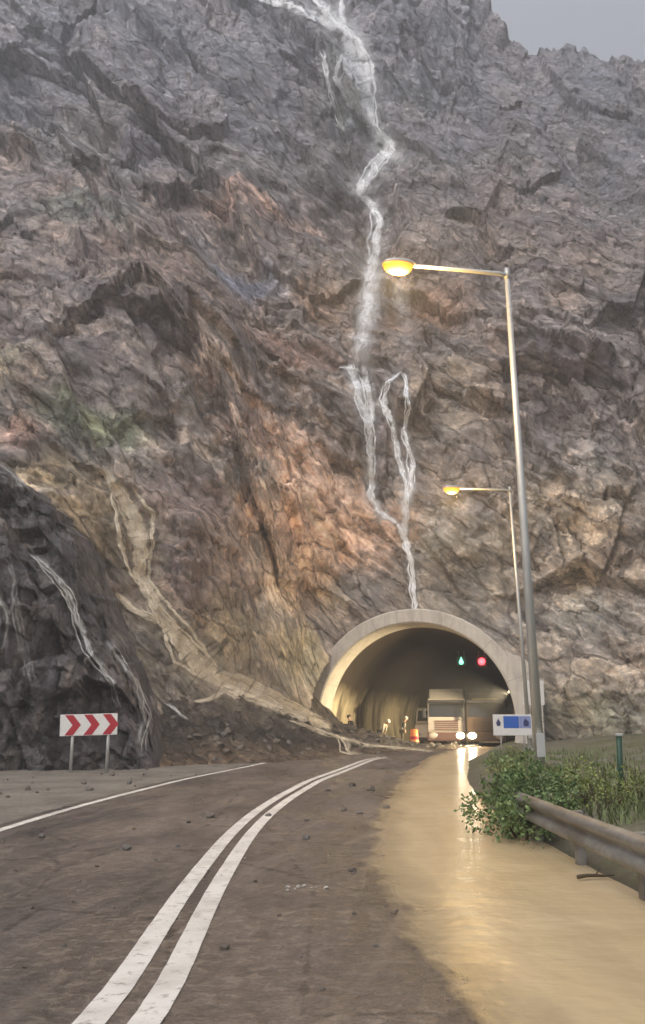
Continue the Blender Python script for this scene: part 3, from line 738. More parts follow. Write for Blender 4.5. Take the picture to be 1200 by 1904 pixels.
for lab, pa in (('thin runnel down the middle of the dark rock outcrop beside the arrow sign', [[(66, 1030, 16, .6), (105, 1072, 16, .8), (130, 1105, 18, .9), (150, 1165, 18, .9), (172, 1215, 14, .8), (212, 1270, 12, .8), (224, 1320, 10, .6)]]),
                ('pale runnel across the top edge of the dark outcrop at left', [[(-8, 858, 12, .7), (20, 880, 12, .8), (52, 915, 10, .6)]]),
                ('faint runnel at the far left face of the dark outcrop', [[(-4, 1100, 16, .5), (14, 1150, 14, .6), (10, 1210, 12, .4)], [(20, 1040, 10, .3), (30, 1140, 12, .4), (60, 1270, 12, .3)]]),
                ('runnel right of the dark outcrop reaching the roadside behind the arrow sign', [[(195, 1190, 14, .5), (222, 1225, 16, .7), (258, 1280, 14, .7), (268, 1330, 14, .6), (255, 1400, 14, .5)]]),
                ('short white runnel on the rubble slope right of the arrow sign', [[(308, 1306, 10, .8), (330, 1324, 11, .9), (352, 1340, 9, .7)]])):
    stream('runnel', braid(pa, 3, len(lab), .55, .7, .35), M['thin_stream'], lab, ALL, 'runnels down the left slope', False, 'stream')

# ------------------------------------------------------------------ street lamps
def street_lamp(Y, base_px, top_px, head_px, label, energy, rad=0.12):
    top = at(*top_px, Y); base = Vector((at(*base_px, Y).x, Y, 0)); base.z = float(verge_h(np.array([base.x]), np.array([base.y]))[0]) - 0.05
    head = at(*head_px, Y - 0.6)
    root = empty('street_lamp', base, 0, label, 'street lamp', 'street lamps lit beside the road')
    T = top - base; Hd = head - base
    bm = bmesh.new(); tube(bm, [(0, 0, 0), T * 0.5, T], [rad, rad * 0.78, rad * 0.5], 12); obj('pole', bm, M['steel'], root, True)
    bm = bmesh.new(); box(bm, -0.25, 0.25, -0.25, 0.25, -0.05, 0.06, 0.02); obj('base_plate', bm, M['steel'], root)
    bm = bmesh.new(); box(bm, -0.09, 0.09, -0.16, -0.1, 0.5, 1.0, 0.01); obj('service_door', bm, M['steel'], root)
    dirv = (Hd - T).normalized()
    bm = bmesh.new(); tube(bm, [T - Vector((0, 0, 0.02)), T + dirv * 0.2 + Vector((0, 0, 0.03)), Hd - dirv * 0.25], [rad * 0.5, rad * 0.45, rad * 0.36], 10)
    tube(bm, [T - Vector((0, 0, 0.1)), T + Vector((0, 0, 0.18))], rad * 0.58, 10); obj('arm', bm, M['steel'], root, True)
    # cobra head: housing above, glowing bowl below
    def blob(z0, z1, a, b, flat):
        bm = bmesh.new(); bmesh.ops.create_uvsphere(bm, u_segments=20, v_segments=12, radius=1)
        for v in bm.verts:
            v.co = Vector((v.co.x * a, v.co.y * b, (v.co.z * (z1 if v.co.z > 0 else z0))))
        return bm
    ang = math.atan2(dirv.y, dirv.x); tilt = math.asin(dirv.z)
    hd = blob(0.05, 0.12, 0.42, 0.17, 0); o = obj('housing', hd, M['steel'], root, True); o.location = Hd + Vector((0, 0, 0.03)); o.rotation_euler = (0, -tilt, ang)
    bw = blob(0.26, 0.03, 0.38, 0.2, 0); o = obj('bowl', bw, M['sodium'], root, True); o.location = Hd + dirv * 0.06 - Vector((0, 0, 0.015)); o.rotation_euler = (0, -tilt, ang)
    l = bpy.data.lights.new('sodium_lamp', 'POINT'); l.energy = energy; l.color = (1.0, 0.62, 0.2); l.shadow_soft_size = 0.16
    lo = bpy.data.objects.new('sodium_lamp', l); C.objects.link(lo); lo.parent = root; lo.location = Hd + dirv * 0.06 - Vector((0, 0, 0.52))
    return root
def sodium():
    t = NT('sodium_bowl'); z = t.n('ShaderNodeSeparateXYZ'); t.l(t.tc(), z.inputs[0])
    f = t.math('ADD', t.math('MULTIPLY', z.outputs[2], -3.0), t.math('MULTIPLY', t.math('ABSOLUTE', z.outputs[0]), -1.2))
    t.set('Base Color', (.7, .4, .1)).set('Roughness', .3)
    t.set('Emission Color', t.ramp(f, [(0.0, (.85, .20, .006)), (.2, (1.0, .32, .015)), (.45, (1.3, .50, .06)), (.7, (1.5, .85, .22))])).set('Emission Strength', 1.15)
    return t.m
M['sodium'] = sodium()
street_lamp(20, (1006, 1440), (943, 512), (744, 492), 'tall grey street lamp with a glowing amber head nearer the camera', 380)
street_lamp(40, (986, 1390), (948, 912), (842, 908), 'smaller farther street lamp with amber head close to the tunnel mouth', 360, 0.1)

# ------------------------------------------------------------------ signs and small street furniture
def chevron_sign():
    a, b = gnd(131, 1437), gnd(197, 1437); mid = (a + b) / 2
    root = empty('chevron_sign', mid, R(4), 'red and white chevron board on two grey posts by the left shoulder', 'road sign')
    hw = (b - a).length / 2
    for s in (-1, 1):
        bm = bmesh.new(); tube(bm, [(s * hw, 0.05, -0.1), (s * hw, 0.05, 1.75)], 0.05, 10); obj('post', bm, M['steel'], root, True)
    bz, W, H = 1.46, 0.89, 0.33
    bm = bmesh.new(); box(bm, -W, W, -0.03, 0.02, bz - H, bz + H, 0.012); bd = obj('board', bm, M['white_paint'], root)
    bd.location = (-0.02, 0, 0); bd.rotation_euler = (0, R(-1.6), 0)
    for k in range(3):
        x0 = -0.74 + k * 0.585; bm = bmesh.new()
        P = [(x0, H - .02), (x0 + .26, H - .02), (x0 + .5, 0), (x0 + .26, -H + .02), (x0, -H + .02), (x0 + .24, 0)]
        f = [bm.verts.new((x, -0.036, bz + z)) for x, z in P]; g_ = [bm.verts.new((x, -0.031, bz + z)) for x, z in P]
        bm.faces.new((f[0], f[5], f[2], f[1])); bm.faces.new((f[5], f[4], f[3], f[2]))
        for i in range(6): bm.faces.new((f[i], f[(i + 1) % 6], g_[(i + 1) % 6], g_[i]))
        bmesh.ops.recalc_face_normals(bm, faces=bm.faces[:]); obj('chevron', bm, M['red'], bd)
    bm = bmesh.new()
    for z in (bz - 0.2, bz + 0.2): box(bm, -W + .04, W - .04, 0.018, 0.05, z - .03, z + .03, 0.006)
    obj('rail', bm, M['steel'], bd)
chevron_sign()

def blue_sign():
    Y = 37.0; c = at(953, 1348, Y); k = Y / FPX
    root = empty('direction_sign', (c.x, Y, 0.1), 0, 'blue and white rectangular direction board beside the tunnel mouth', 'road sign')
    W, H = 35 * k, 18.5 * k; z = c.z - 0.1
    for s in (-0.6, 0.6):
        bm = bmesh.new(); tube(bm, [(s * W, 0.06, -0.2), (s * W, 0.06, z + H)], 0.035, 8); obj('post', bm, M['steel'], root, True)
    bm = bmesh.new(); box(bm, -W, W, -0.02, 0.02, z - H, z + H, 0.01); bd = obj('board', bm, M['white_paint'], root)
    bm = bmesh.new(); box(bm, -W * .46, W * .34, -0.03, -0.021, z - H * .3, z + H * .84, 0.003); obj('panel', bm, M['blue'], bd)
    bm = bmesh.new(); box(bm, W * .36, W * .95, -0.03, -0.021, z - H * .3, z + H * .84, 0.003); obj('panel', bm, simple('pale_blue', (0.25, 0.3, 0.55), 0.4), bd)
    bm = bmesh.new(); P = [(-.72, .62), (-.60, .2), (-.64, -.1), (-.80, -.1), (-.84, .2)]
    f = [bm.verts.new((W * x, -0.026, z + H * q)) for x, q in P]; bm.faces.new(f); r = bmesh.ops.extrude_face_region(bm, geom=bm.faces[:])
    for v in [e for e in r['geom'] if isinstance(e, bmesh.types.BMVert)]: v.co.y = -0.02
    bmesh.ops.recalc_face_normals(bm, faces=bm.faces[:]); obj('symbol', bm, M['navy'], bd)
    bm = bmesh.new(); P = [(.66, .62), (.86, .3), (.82, -.12), (.58, -.12), (.56, .3)]
    f = [bm.verts.new((W * x, -0.036, z + H * q)) for x, q in P]; bm.faces.new(f); r = bmesh.ops.extrude_face_region(bm, geom=bm.faces[:])
    for v in [e for e in r['geom'] if isinstance(e, bmesh.types.BMVert)]: v.co.y = -0.031
    bmesh.ops.recalc_face_normals(bm, faces=bm.faces[:]); obj('symbol', bm, M['navy'], bd)
blue_sign()

def white_board():
    Y = 43.0; c = at(992, 1288, Y); k = Y / FPX
    root = empty('notice_board', (c.x, Y, 0.1), R(6), 'plain white rectangular board standing behind the nearer lamp pole', 'sign')
    z = c.z - 0.1; W, H = 20 * k, 22 * k
    bm = bmesh.new(); tube(bm, [(0, 0.06, -0.2), (0, 0.06, z)], 0.05, 8); obj('post', bm, M['steel'], root, True)
    bm = bmesh.new(); box(bm, -W, W, -0.03, 0.03, z - H, z + H, 0.012); obj('board', bm, M['white_paint'], root)
    bm = bmesh.new(); box(bm, -0.16, 0.16, -0.06, 0.05, z - H - .55, z - H - .12, 0.01); obj('control_box', bm, M['black'], root)
white_board()

def green_post():
    p = gnd(1158, 1520); p = Vector((p.x, p.y, 0)); t = at(1151, 1368, p.y)
    gz = float(verge_h(np.array([p.x]), np.array([p.y]))[0])
    root = empty('fence_post', (p.x, p.y, gz - 0.1), 0, 'slim dark green metal post standing in the grass behind the guard rail', 'post')
    bm = bmesh.new(); T = t - Vector((p.x, p.y, gz - 0.1)); tube(bm, [(0, 0, 0), T], 0.05, 8); obj('shaft', bm, M['green_post'], root, True)
    bm = bmesh.new(); box(bm, T.x - .055, T.x + .055, T.y - .055, T.y + .055, T.z - .01, T.z + .04, 0.012); obj('cap', bm, M['steel'], root)
green_post()

def guard_rail():
    off = 3.95; y0, y1 = 1.5, 15.2
    ys = np.arange(y0, y1, 0.25)
    def P(y, o): return Vector((float(cxy(y)) + o, y, 0))
    root = empty('guard_rail', P(8.0, off), 0, 'weathered steel guard rail with a rounded corrugated beam along the flooded right edge', 'guard rail')
    prof = [(0.0, .43), (-.05, .455), (-.085, .48), (-.085, .525), (-.05, .56), (-.012, .585), (-.012, .61), (-.05, .635), (-.085, .67), (-.085, .715), (-.05, .74), (0.0, .765)]
    prof = [(a, z - .14) for a, z in prof]
    t = NT('weathered_rail'); n = t.noise(1.6, 6, 0.65, t.mapv(t.tc(), (1, .5, 2))); n2 = t.noise(9, 4, .6)
    c = t.mix(t.ramp(n, [(.38, 0.0), (.62, 1.0)]), (.27, .26, .24), (.15, .13, .105)); c = t.mix(.5, c, t.ramp(n2, [(.3, .7), (.7, 1.3)]), 'MULTIPLY')
    t.set('Base Color', c).set('Roughness', .5).set('Metallic', .25); t.bump(n2, .2, .01); M['rail'] = t.m
    bm = bmesh.new(); rows = []
    for y in ys:
        q = P(y, off) - P(8.0, off); rows.append([bm.verts.new(q + Vector((a, 0, z))) for a, z in prof] + [bm.verts.new(q + Vector((a + .006, 0, z))) for a, z in reversed(prof)])
    n_ = len(rows[0])
    for r0, r1 in zip(rows, rows[1:]):
        for k in range(n_): bm.faces.new((r0[k], r0[(k + 1) % n_], r1[(k + 1) % n_], r1[k]))
    bm.faces.new(rows[0]); bm.faces.new(list(reversed(rows[-1])))
    bmesh.ops.recalc_face_normals(bm, faces=bm.faces[:]); obj('beam', bm, M['rail'], root, True)
    for y in (2.6, 4.6, 6.6, 8.6, 10.6, 12.6, 14.6):
        q = P(y, off) - P(8.0, off); bm = bmesh.new()
        box(bm, q.x + .1, q.x + .2, q.y - .06, q.y + .06, -.3, .6, .008); box(bm, q.x, q.x + .1, q.y - .05, q.y + .05, .36, .56, .006)
        obj('post', bm, M['rail'], root)
guard_rail()

# ------------------------------------------------------------------ plants on the verge
def leaf_mat(name, a, b):
    t = NT(name); v = t.attr('tone', 'Fac')
    t.set('Base Color', t.mix(v, a, b)).set('Roughness', 0.5)
    t.set('Subsurface Weight', 0.0); return t.m
M['leaf'] = leaf_mat('bush_leaves', (0.045, 0.085, 0.025), (0.24, 0.33, 0.12))
M['grass'] = leaf_mat('grass_blades', (0.07, 0.10, 0.035), (0.2, 0.24, 0.09))
M['stem'] = simple('bush_stems', (0.09, 0.065, 0.04), 0.8)
def bush(loc, lumps, n, label, size=0.085, mat='leaf'):
    root = empty('bush', loc, 0, label, 'bush')
    rng = random.Random(3); V, F, T = [], [], []
    bm = bmesh.new()
    for (cx_, cy_, cz_, r) in lumps:
        tube(bm, [(cx_ * .3, cy_ * .3, 0), (cx_ * .7, cy_ * .7, cz_ * .5), (cx_, cy_, cz_)], [.022, .015, .006], 6)
        for k in range(7):
            d = Vector((rng.gauss(0, 1), rng.gauss(0, 1), rng.gauss(.3, 1))).normalized()
            tube(bm, [(cx_ * .7, cy_ * .7, cz_ * .5), Vector((cx_, cy_, cz_)) + d * r * .9], [.009, .003], 5)
    obj('stems', bm, M['stem'], root)
    tot = sum(l[3] ** 2 for l in lumps)
    for (cx_, cy_, cz_, r) in lumps:
        tw = [Vector((rng.gauss(0, 1), rng.gauss(0, 1), rng.gauss(.15, .9))).normalized() * rng.choice((rng.uniform(.4, 1.1), rng.uniform(.5, 1.1), rng.uniform(1.1, 1.6))) for _ in range(26)]
        for k in range(int(n * r * r / tot)):
            w_ = rng.choice(tw); p = Vector((cx_, cy_, cz_)) + w_ * r + Vector((rng.gauss(0, .17), rng.gauss(0, .17), rng.gauss(0, .13))) * r
            if p.z < 0.02: continue
            s = size * rng.choice((.5, .7, .9, 1.1, 1.5)); ax = (w_ + Vector((rng.gauss(0, .6), rng.gauss(0, .6), rng.gauss(0, .6)))).normalized()
            sd_ = ax.cross(Vector((rng.gauss(0, 1), rng.gauss(0, 1), rng.gauss(0, 1)))).normalized(); up = ax.cross(sd_)
            b0 = len(V); V += [p, p + ax * s * .5 + sd_ * s * .3 + up * s * .06, p + ax * s, p + ax * s * .5 - sd_ * s * .3 + up * s * .06]
            F += [(b0, b0 + 1, b0 + 2), (b0, b0 + 2, b0 + 3)]; tone = min(1, max(0, rng.gauss(.45, .28))); T += [tone] * 4
    me = bpy.data.meshes.new('leaves'); me.from_pydata(V, [], F); me.attributes.new('tone', 'FLOAT', 'POINT').data.foreach_set('value', T)
    link('leaves', me, M[mat], root)
    return root
bl = Vector((float(cxy(13.2)) + 4.0, 13.2, 0))
bush(bl, [(a * .85 - .1, b * .8, c * .93, r * .88) for a, b, c, r in [(.0, -1.5, .36, .3), (-.05, -.5, .42, .34), (-.22, .1, .38, .36), (.1, .5, .62, .36), (.35, .2, .72, .36), (.62, .5, .62, .36), (.25, -.35, .55, .34), (-.15, .8, .5, .36), (.9, .9, .5, .36), (.0, -.1, .16, .3), (.5, -.3, .34, .34), (.42, -1.1, .3, .24), (.75, -.5, .5, .2), (-.3, -.8, .3, .2), (.2, .9, .78, .2)]],
     7500, 'leafy green bush sprawling over the far end of the guard rail', .06)
M['scrub'] = leaf_mat('scrub_leaves', (0.09, 0.12, 0.03), (0.30, 0.34, 0.10))
for (px, py, lab, sc_, n_) in ((955, 1462, 'small pale green scrub on the verge below the blue sign', 0.85, 1300), (1075, 1500, 'low yellow-green scrub just right of the leafy bush', .8, 1500), (1132, 1520, 'upright pale green weeds at the foot of the dark green post', .62, 900), (1188, 1500, 'sparse green weeds right of the dark green post', .5, 600)):
    q = gnd(px, py, .25); q.z = float(verge_h(np.array([q.x]), np.array([q.y]))[0]) - .02
    bush(q, [(a * sc_, b * sc_, c * sc_, r * sc_) for a, b, c, r in [(0, 0, .35, .4), (.4, .2, .3, .35), (-.3, .4, .45, .3), (.1, -.3, .25, .3), (.1, .5, .75, .22)]], n_, lab, .05, 'scrub')
def grass():
    rng = random.Random(8); V, F, T = [], [], []
    for k in range(15000):
        y = rng.uniform(6, 34); o = 4.9 + abs(rng.gauss(0, 1.7)); x = float(cxy(y)) + o
        dens = float(gn(np.array([x / 1.1]), np.array([y / 1.1]), np.array([0.0]), 4)[0])
        if rng.random() > .45 + dens * 1.6: continue
        z = float(verge_h(np.array([x]), np.array([y]))[0]); h = rng.uniform(.05, .2) * (1 + dens); a = rng.uniform(0, 6.283); lean = rng.uniform(.2, .9) * h
        wv = Vector((math.cos(a), math.sin(a), 0)) * .012; ln = Vector((math.cos(a + 1.5), math.sin(a + 1.5), 0)) * lean
        p = Vector((x, y, z)); b0 = len(V)
        V += [p - wv, p + wv, p + ln * .4 + Vector((0, 0, h * .6)) + wv * .7, p + ln * .4 + Vector((0, 0, h * .6)) - wv * .7, p + ln + Vector((0, 0, h))]
        F += [(b0, b0 + 1, b0 + 2, b0 + 3), (b0 + 3, b0 + 2, b0 + 4)]; T += [min(1, max(0, rng.gauss(.5, .3)))] * 5
    me = bpy.data.meshes.new('grass'); me.from_pydata(V, [], F); me.attributes.new('tone', 'FLOAT', 'POINT').data.foreach_set('value', T)
    o = link('grass', me, M['grass']); o['kind'] = 'stuff'
grass()

# ------------------------------------------------------------------ tunnel lane signals
def emis(name, col, strength):
    return simple(name, tuple(c * .5 for c in col), .4, emit=col, estr=strength)
def lane_signal(px, py, Y, green, label):
    p = at(px, py, Y); root = empty('lane_signal', p, -TH, label, 'traffic signal', 'lane signals hanging in the tunnel')
    bm = bmesh.new(); box(bm, -.36, .36, -.02, .2, -.36, .36, .03); obj('housing', bm, M['black'], root)
    bm = bmesh.new(); tube(bm, [(-.2, .1, .34), (-.2, .1, .7)], .025, 8); obj('hanger', bm, M['steel'], root)
    bm = bmesh.new(); tube(bm, [(.2, .1, .34), (.2, .1, .7)], .025, 8); obj('hanger', bm, M['steel'], root)
    bm = bmesh.new()
    if green:
        P = [(0, .3), (.1, .05), (.17, -.1), (.1, -.24), (-.1, -.24), (-.17, -.1), (-.1, .05)]
        f = bm.faces.new([bm.verts.new((x, -.035, z)) for x, z in reversed(P)])
    else:
        f = bm.faces.new([bm.verts.new((.25 * math.cos(a), -.035, .25 * math.sin(a))) for a in [2 * math.pi * k / 20 for k in range(20)]])
    r = bmesh.ops.extrude_face_region(bm, geom=[f])
    for v in [e for e in r['geom'] if isinstance(e, bmesh.types.BMVert)]: v.co.y = -.015
    bmesh.ops.recalc_face_normals(bm, faces=bm.faces[:])
    obj('lens', bm, emis('green_signal', (.25, .9, .55), 1.1) if green else emis('red_signal', (1, .08, .10), 1.6), root)
    l = bpy.data.lights.new('signal_glow', 'SPOT'); l.energy = 8 if green else 60; l.color = (.2, 1, .5) if green else (1, .05, .05); l.spot_size = R(170); l.shadow_soft_size = .2
    lo = bpy.data.objects.new('signal_glow', l); C.objects.link(lo); lo.parent = root; lo.location = (0, -.08, 0); lo.rotation_euler = (R(90), 0, 0)
lane_signal(858, 1229, 63, True, 'green lit lane signal hanging from the tunnel roof')
lane_signal(896, 1230, 63, False, 'red lit round lane signal hanging near the right tunnel wall')

# ------------------------------------------------------------------ vehicles waiting in the tunnel
def wheel(parent, x, y, r=.5, wd=.3):
    s = 1 if x > 0 else -1
    bm = bmesh.new(); tube(bm, [(x - wd / 2, y, r), (x - wd / 2 + .04, y, r), (x + wd / 2 - .04, y, r), (x + wd / 2, y, r)], [r * .93, r, r, r * .93], 24); w_ = obj('wheel', bm, M['tyre'], parent, False)
    bm = bmesh.new(); tube(bm, [(x + s * (wd / 2 - .02), y, r), (x + s * (wd / 2 + .015), y, r)], [r * .58, r * .5], 16); obj('rim', bm, M['steel'], w_)
HEAD_ON = emis('lit_headlight', (1.0, .8, .5), 9); HEAD_OFF = simple('dull_headlight', (.35, .33, .3), .15)
def headlight(parent, x, y, z, lit, energy, wd=.27, ht=.2):
    bm = bmesh.new(); bmesh.ops.create_uvsphere(bm, u_segments=20, v_segments=12, radius=1)
    for v in bm.verts: v.co = Vector((x + v.co.x * wd, y + v.co.y * .07, z + v.co.z * ht))
    obj('headlight', bm, HEAD_ON if lit else HEAD_OFF, parent)
    if lit:
        l = bpy.data.lights.new('headlight_beam', 'SPOT'); l.energy = energy; l.color = (1, .84, .6); l.spot_size = R(75); l.spot_blend = .8; l.shadow_soft_size = .14
        lo = bpy.data.objects.new('headlight_beam', l); C.objects.link(lo); lo.parent = parent; lo.location = (x, y - .1, z); lo.rotation_euler = Vector((0, .985, .12)).to_track_quat('Z', 'Y').to_euler()
def lorry(name, loc, rz, label, cab_m, top_m, low_m, lits, W=1.2, H=3.0, deflector=True, cargo_m=None, energy=400):
    root = empty(name, loc, rz, label, 'lorry', 'lorries waiting in the tunnel')
    bm = bmesh.new(); prism(bm, [(0.0, .75), (-.06, 1.0), (-.02, 1.75), (.22, 2.62), (.42, H), (2.1, H), (2.1, .75)], -W, W, .06); cab = obj('cab', bm, cab_m, root)
    bm = bmesh.new(); prism(bm, [(-.045, 1.80), (.185, 2.60), (.225, 2.60), (.0, 1.80)], -W + .1, W - .1, .008); obj('windscreen', bm, M['glass'], cab)
    for s in (-1, 1):
        bm = bmesh.new(); x = s * (W + .004); prism(bm, [(.35, 1.85), (.5, 2.55), (1.35, 2.55), (1.35, 1.85)], min(x, x - s * .02), max(x, x - s * .02), .004); obj('side_window', bm, M['glass'], cab)
        bm = bmesh.new(); box(bm, s * (W + .22) - .1, s * (W + .22) + .1, -.08, .04, 1.75, 2.35, .03); tube(bm, [(s * (W - .02), .06, 2.3), (s * (W + .2), -.02, 2.25)], .02, 6); tube(bm, [(s * (W - .02), .06, 1.85), (s * (W + .2), -.02, 1.85)], .02, 6); obj('mirror', bm, M['black'], root)
    bm = bmesh.new()
    for k in range(5): box(bm, -W * .62, W * .62, -.10, -.03, .98 + k * .13, 1.06 + k * .13, .012)
    obj('grille', bm, low_m, cab)
    bm = bmesh.new(); box(bm, -W - .02, W + .02, -.22, .3, .32, .86, .06); box(bm, -W * .5, W * .5, -.235, -.2, .42, .56, .008); obj('bumper', bm, low_m, root)
    bm = bmesh.new(); box(bm, -W + .05, W - .05, -.2, .2, 2.66, 2.84, .04); obj('sun_visor', bm, M['black'], cab)
    if deflector:
        bm = bmesh.new(); prism(bm, [(.55, H), (1.5, H + .62), (2.0, H + .66), (2.0, H)], -W + .08, W - .08, .07); obj('roof_deflector', bm, top_m, cab)
    else:
        bm = bmesh.new(); box(bm, -W * .7, W * .7, .5, .85, H, H + .2, .05); obj('light_bar', bm, top_m, cab)
    headlight(root, -W * .72, -.2, .66, lits[0], energy); headlight(root, W * .72, -.2, .66, lits[1], energy)
    bm = bmesh.new(); box(bm, -.9, .9, 1.9, 8.2, .62, .95, .02); obj('chassis', bm, M['black'], root)
    bm = bmesh.new(); box(bm, -W - .03, W + .03, 2.35, 8.6, .96, H + .55, .04)
    obj('cargo_box', bm, cargo_m or top_m, root)
    for y in (1.0, 5.6, 7.0):
        for s in (-1, 1): wheel(root, s * (W - .16), y)
    return root
tr_red = simple('maroon_paint', (.11, .06, .05), .35); tr_white = simple('white_lorry_paint', (.40, .385, .36), .5); tr_brown = simple('dark_brown_paint', (.09, .055, .03), .4); tr_yel = simple('dull_yellow_paint', (.36, .27, .06), .5)
dark_cab = simple('grey_lorry_paint', (.33, .30, .28), .4); dark_box = simple('dark_tarp', (.05, .035, .025), .8)
def gl(px, Y): q = at(px, 1390, Y); return Vector((q.x, Y, 0.0))
lorry('lorry', gl(832, 57.5), -R(9), 'pale lorry with white roof deflector and one headlight lit, left of the darker lorry', dark_cab, tr_white, tr_red, (False, True), 1.18, 2.95, True, dark_box, 110)
lorry('lorry', gl(905, 56.6), -R(13), 'dark brown lorry with a yellow light bar, half hidden behind the blue sign', tr_brown, tr_yel, tr_brown, (True, False), 1.16, 2.75, False, dark_box, 200)

def van():
    root = empty('van', gl(797, 58.9), -R(12), 'white van with an orange panel parked between the workers and the pale lorry', 'van')
    wp = simple('van_white_paint', (.72, .64, .54), .35)
    bm = bmesh.new(); prism(bm, [(0, .35), (-.05, .9), (.1, 1.3), (.7, 1.5), (1.3, 2.2), (1.6, 2.4), (4.6, 2.4), (4.7, .35)], -.85, .85, .07); body = obj('body', bm, wp, root)
    bm = bmesh.new(); prism(bm, [(.72, 1.55), (1.28, 2.18), (1.33, 2.16), (.77, 1.5)], -.74, .74, .006); obj('windscreen', bm, M['glass'], body).location = (0, -.03, .02)
    for s in (-1, 1):
        bm = bmesh.new(); x = s * .855; prism(bm, [(1.15, 1.45), (1.6, 2.1), (2.6, 2.1), (2.6, 1.45)], min(x, x - s * .02), max(x, x - s * .02), .004); obj('side_window', bm, M['glass'], body)
        bm = bmesh.new(); x = s * .858; box(bm, min(x, x - s * .02), max(x, x - s * .02), .9, 3.6, .55, .8, .004); obj('stripe', bm, M['orange'], body)
        headlight(root, s * .62, -.02, .72, False, 0, .14, .1)
        for y in (.85, 3.6): wheel(root, s * .78, y, .34, .2)
    bm = bmesh.new(); box(bm, -.86, .86, -.1, .2, .28, .52, .04); obj('bumper', bm, M['black'], root)
van()
def drum(px, Y, label):
    q = gl(px, Y); root = empty('traffic_drum', q, 0, label, 'traffic drum')
    prof = [(.36, 0), (.36, .08), (.29, .1), (.28, .4), (.26, .42), (.25, .75), (.23, .77), (.22, 1.05), (.08, 1.08)]
    bm = bmesh.new(); rows = [[bm.verts.new((r * math.cos(2 * math.pi * k / 20), r * math.sin(2 * math.pi * k / 20), z)) for k in range(20)] for r, z in prof]
    for a, b in zip(rows, rows[1:]):
        for k in range(20): bm.faces.new((a[k], a[(k + 1) % 20], b[(k + 1) % 20], b[k]))
    bm.faces.new(rows[-1]); obj('body', bm, M['orange'], root, True)
    bm = bmesh.new(); tube(bm, [(0, 0, .5), (0, 0, .68)], [.268, .256], 20, False); obj('band', bm, M['red'], root, True)
drum(771, 53.8, 'orange traffic drum with a red band in front of the white van')

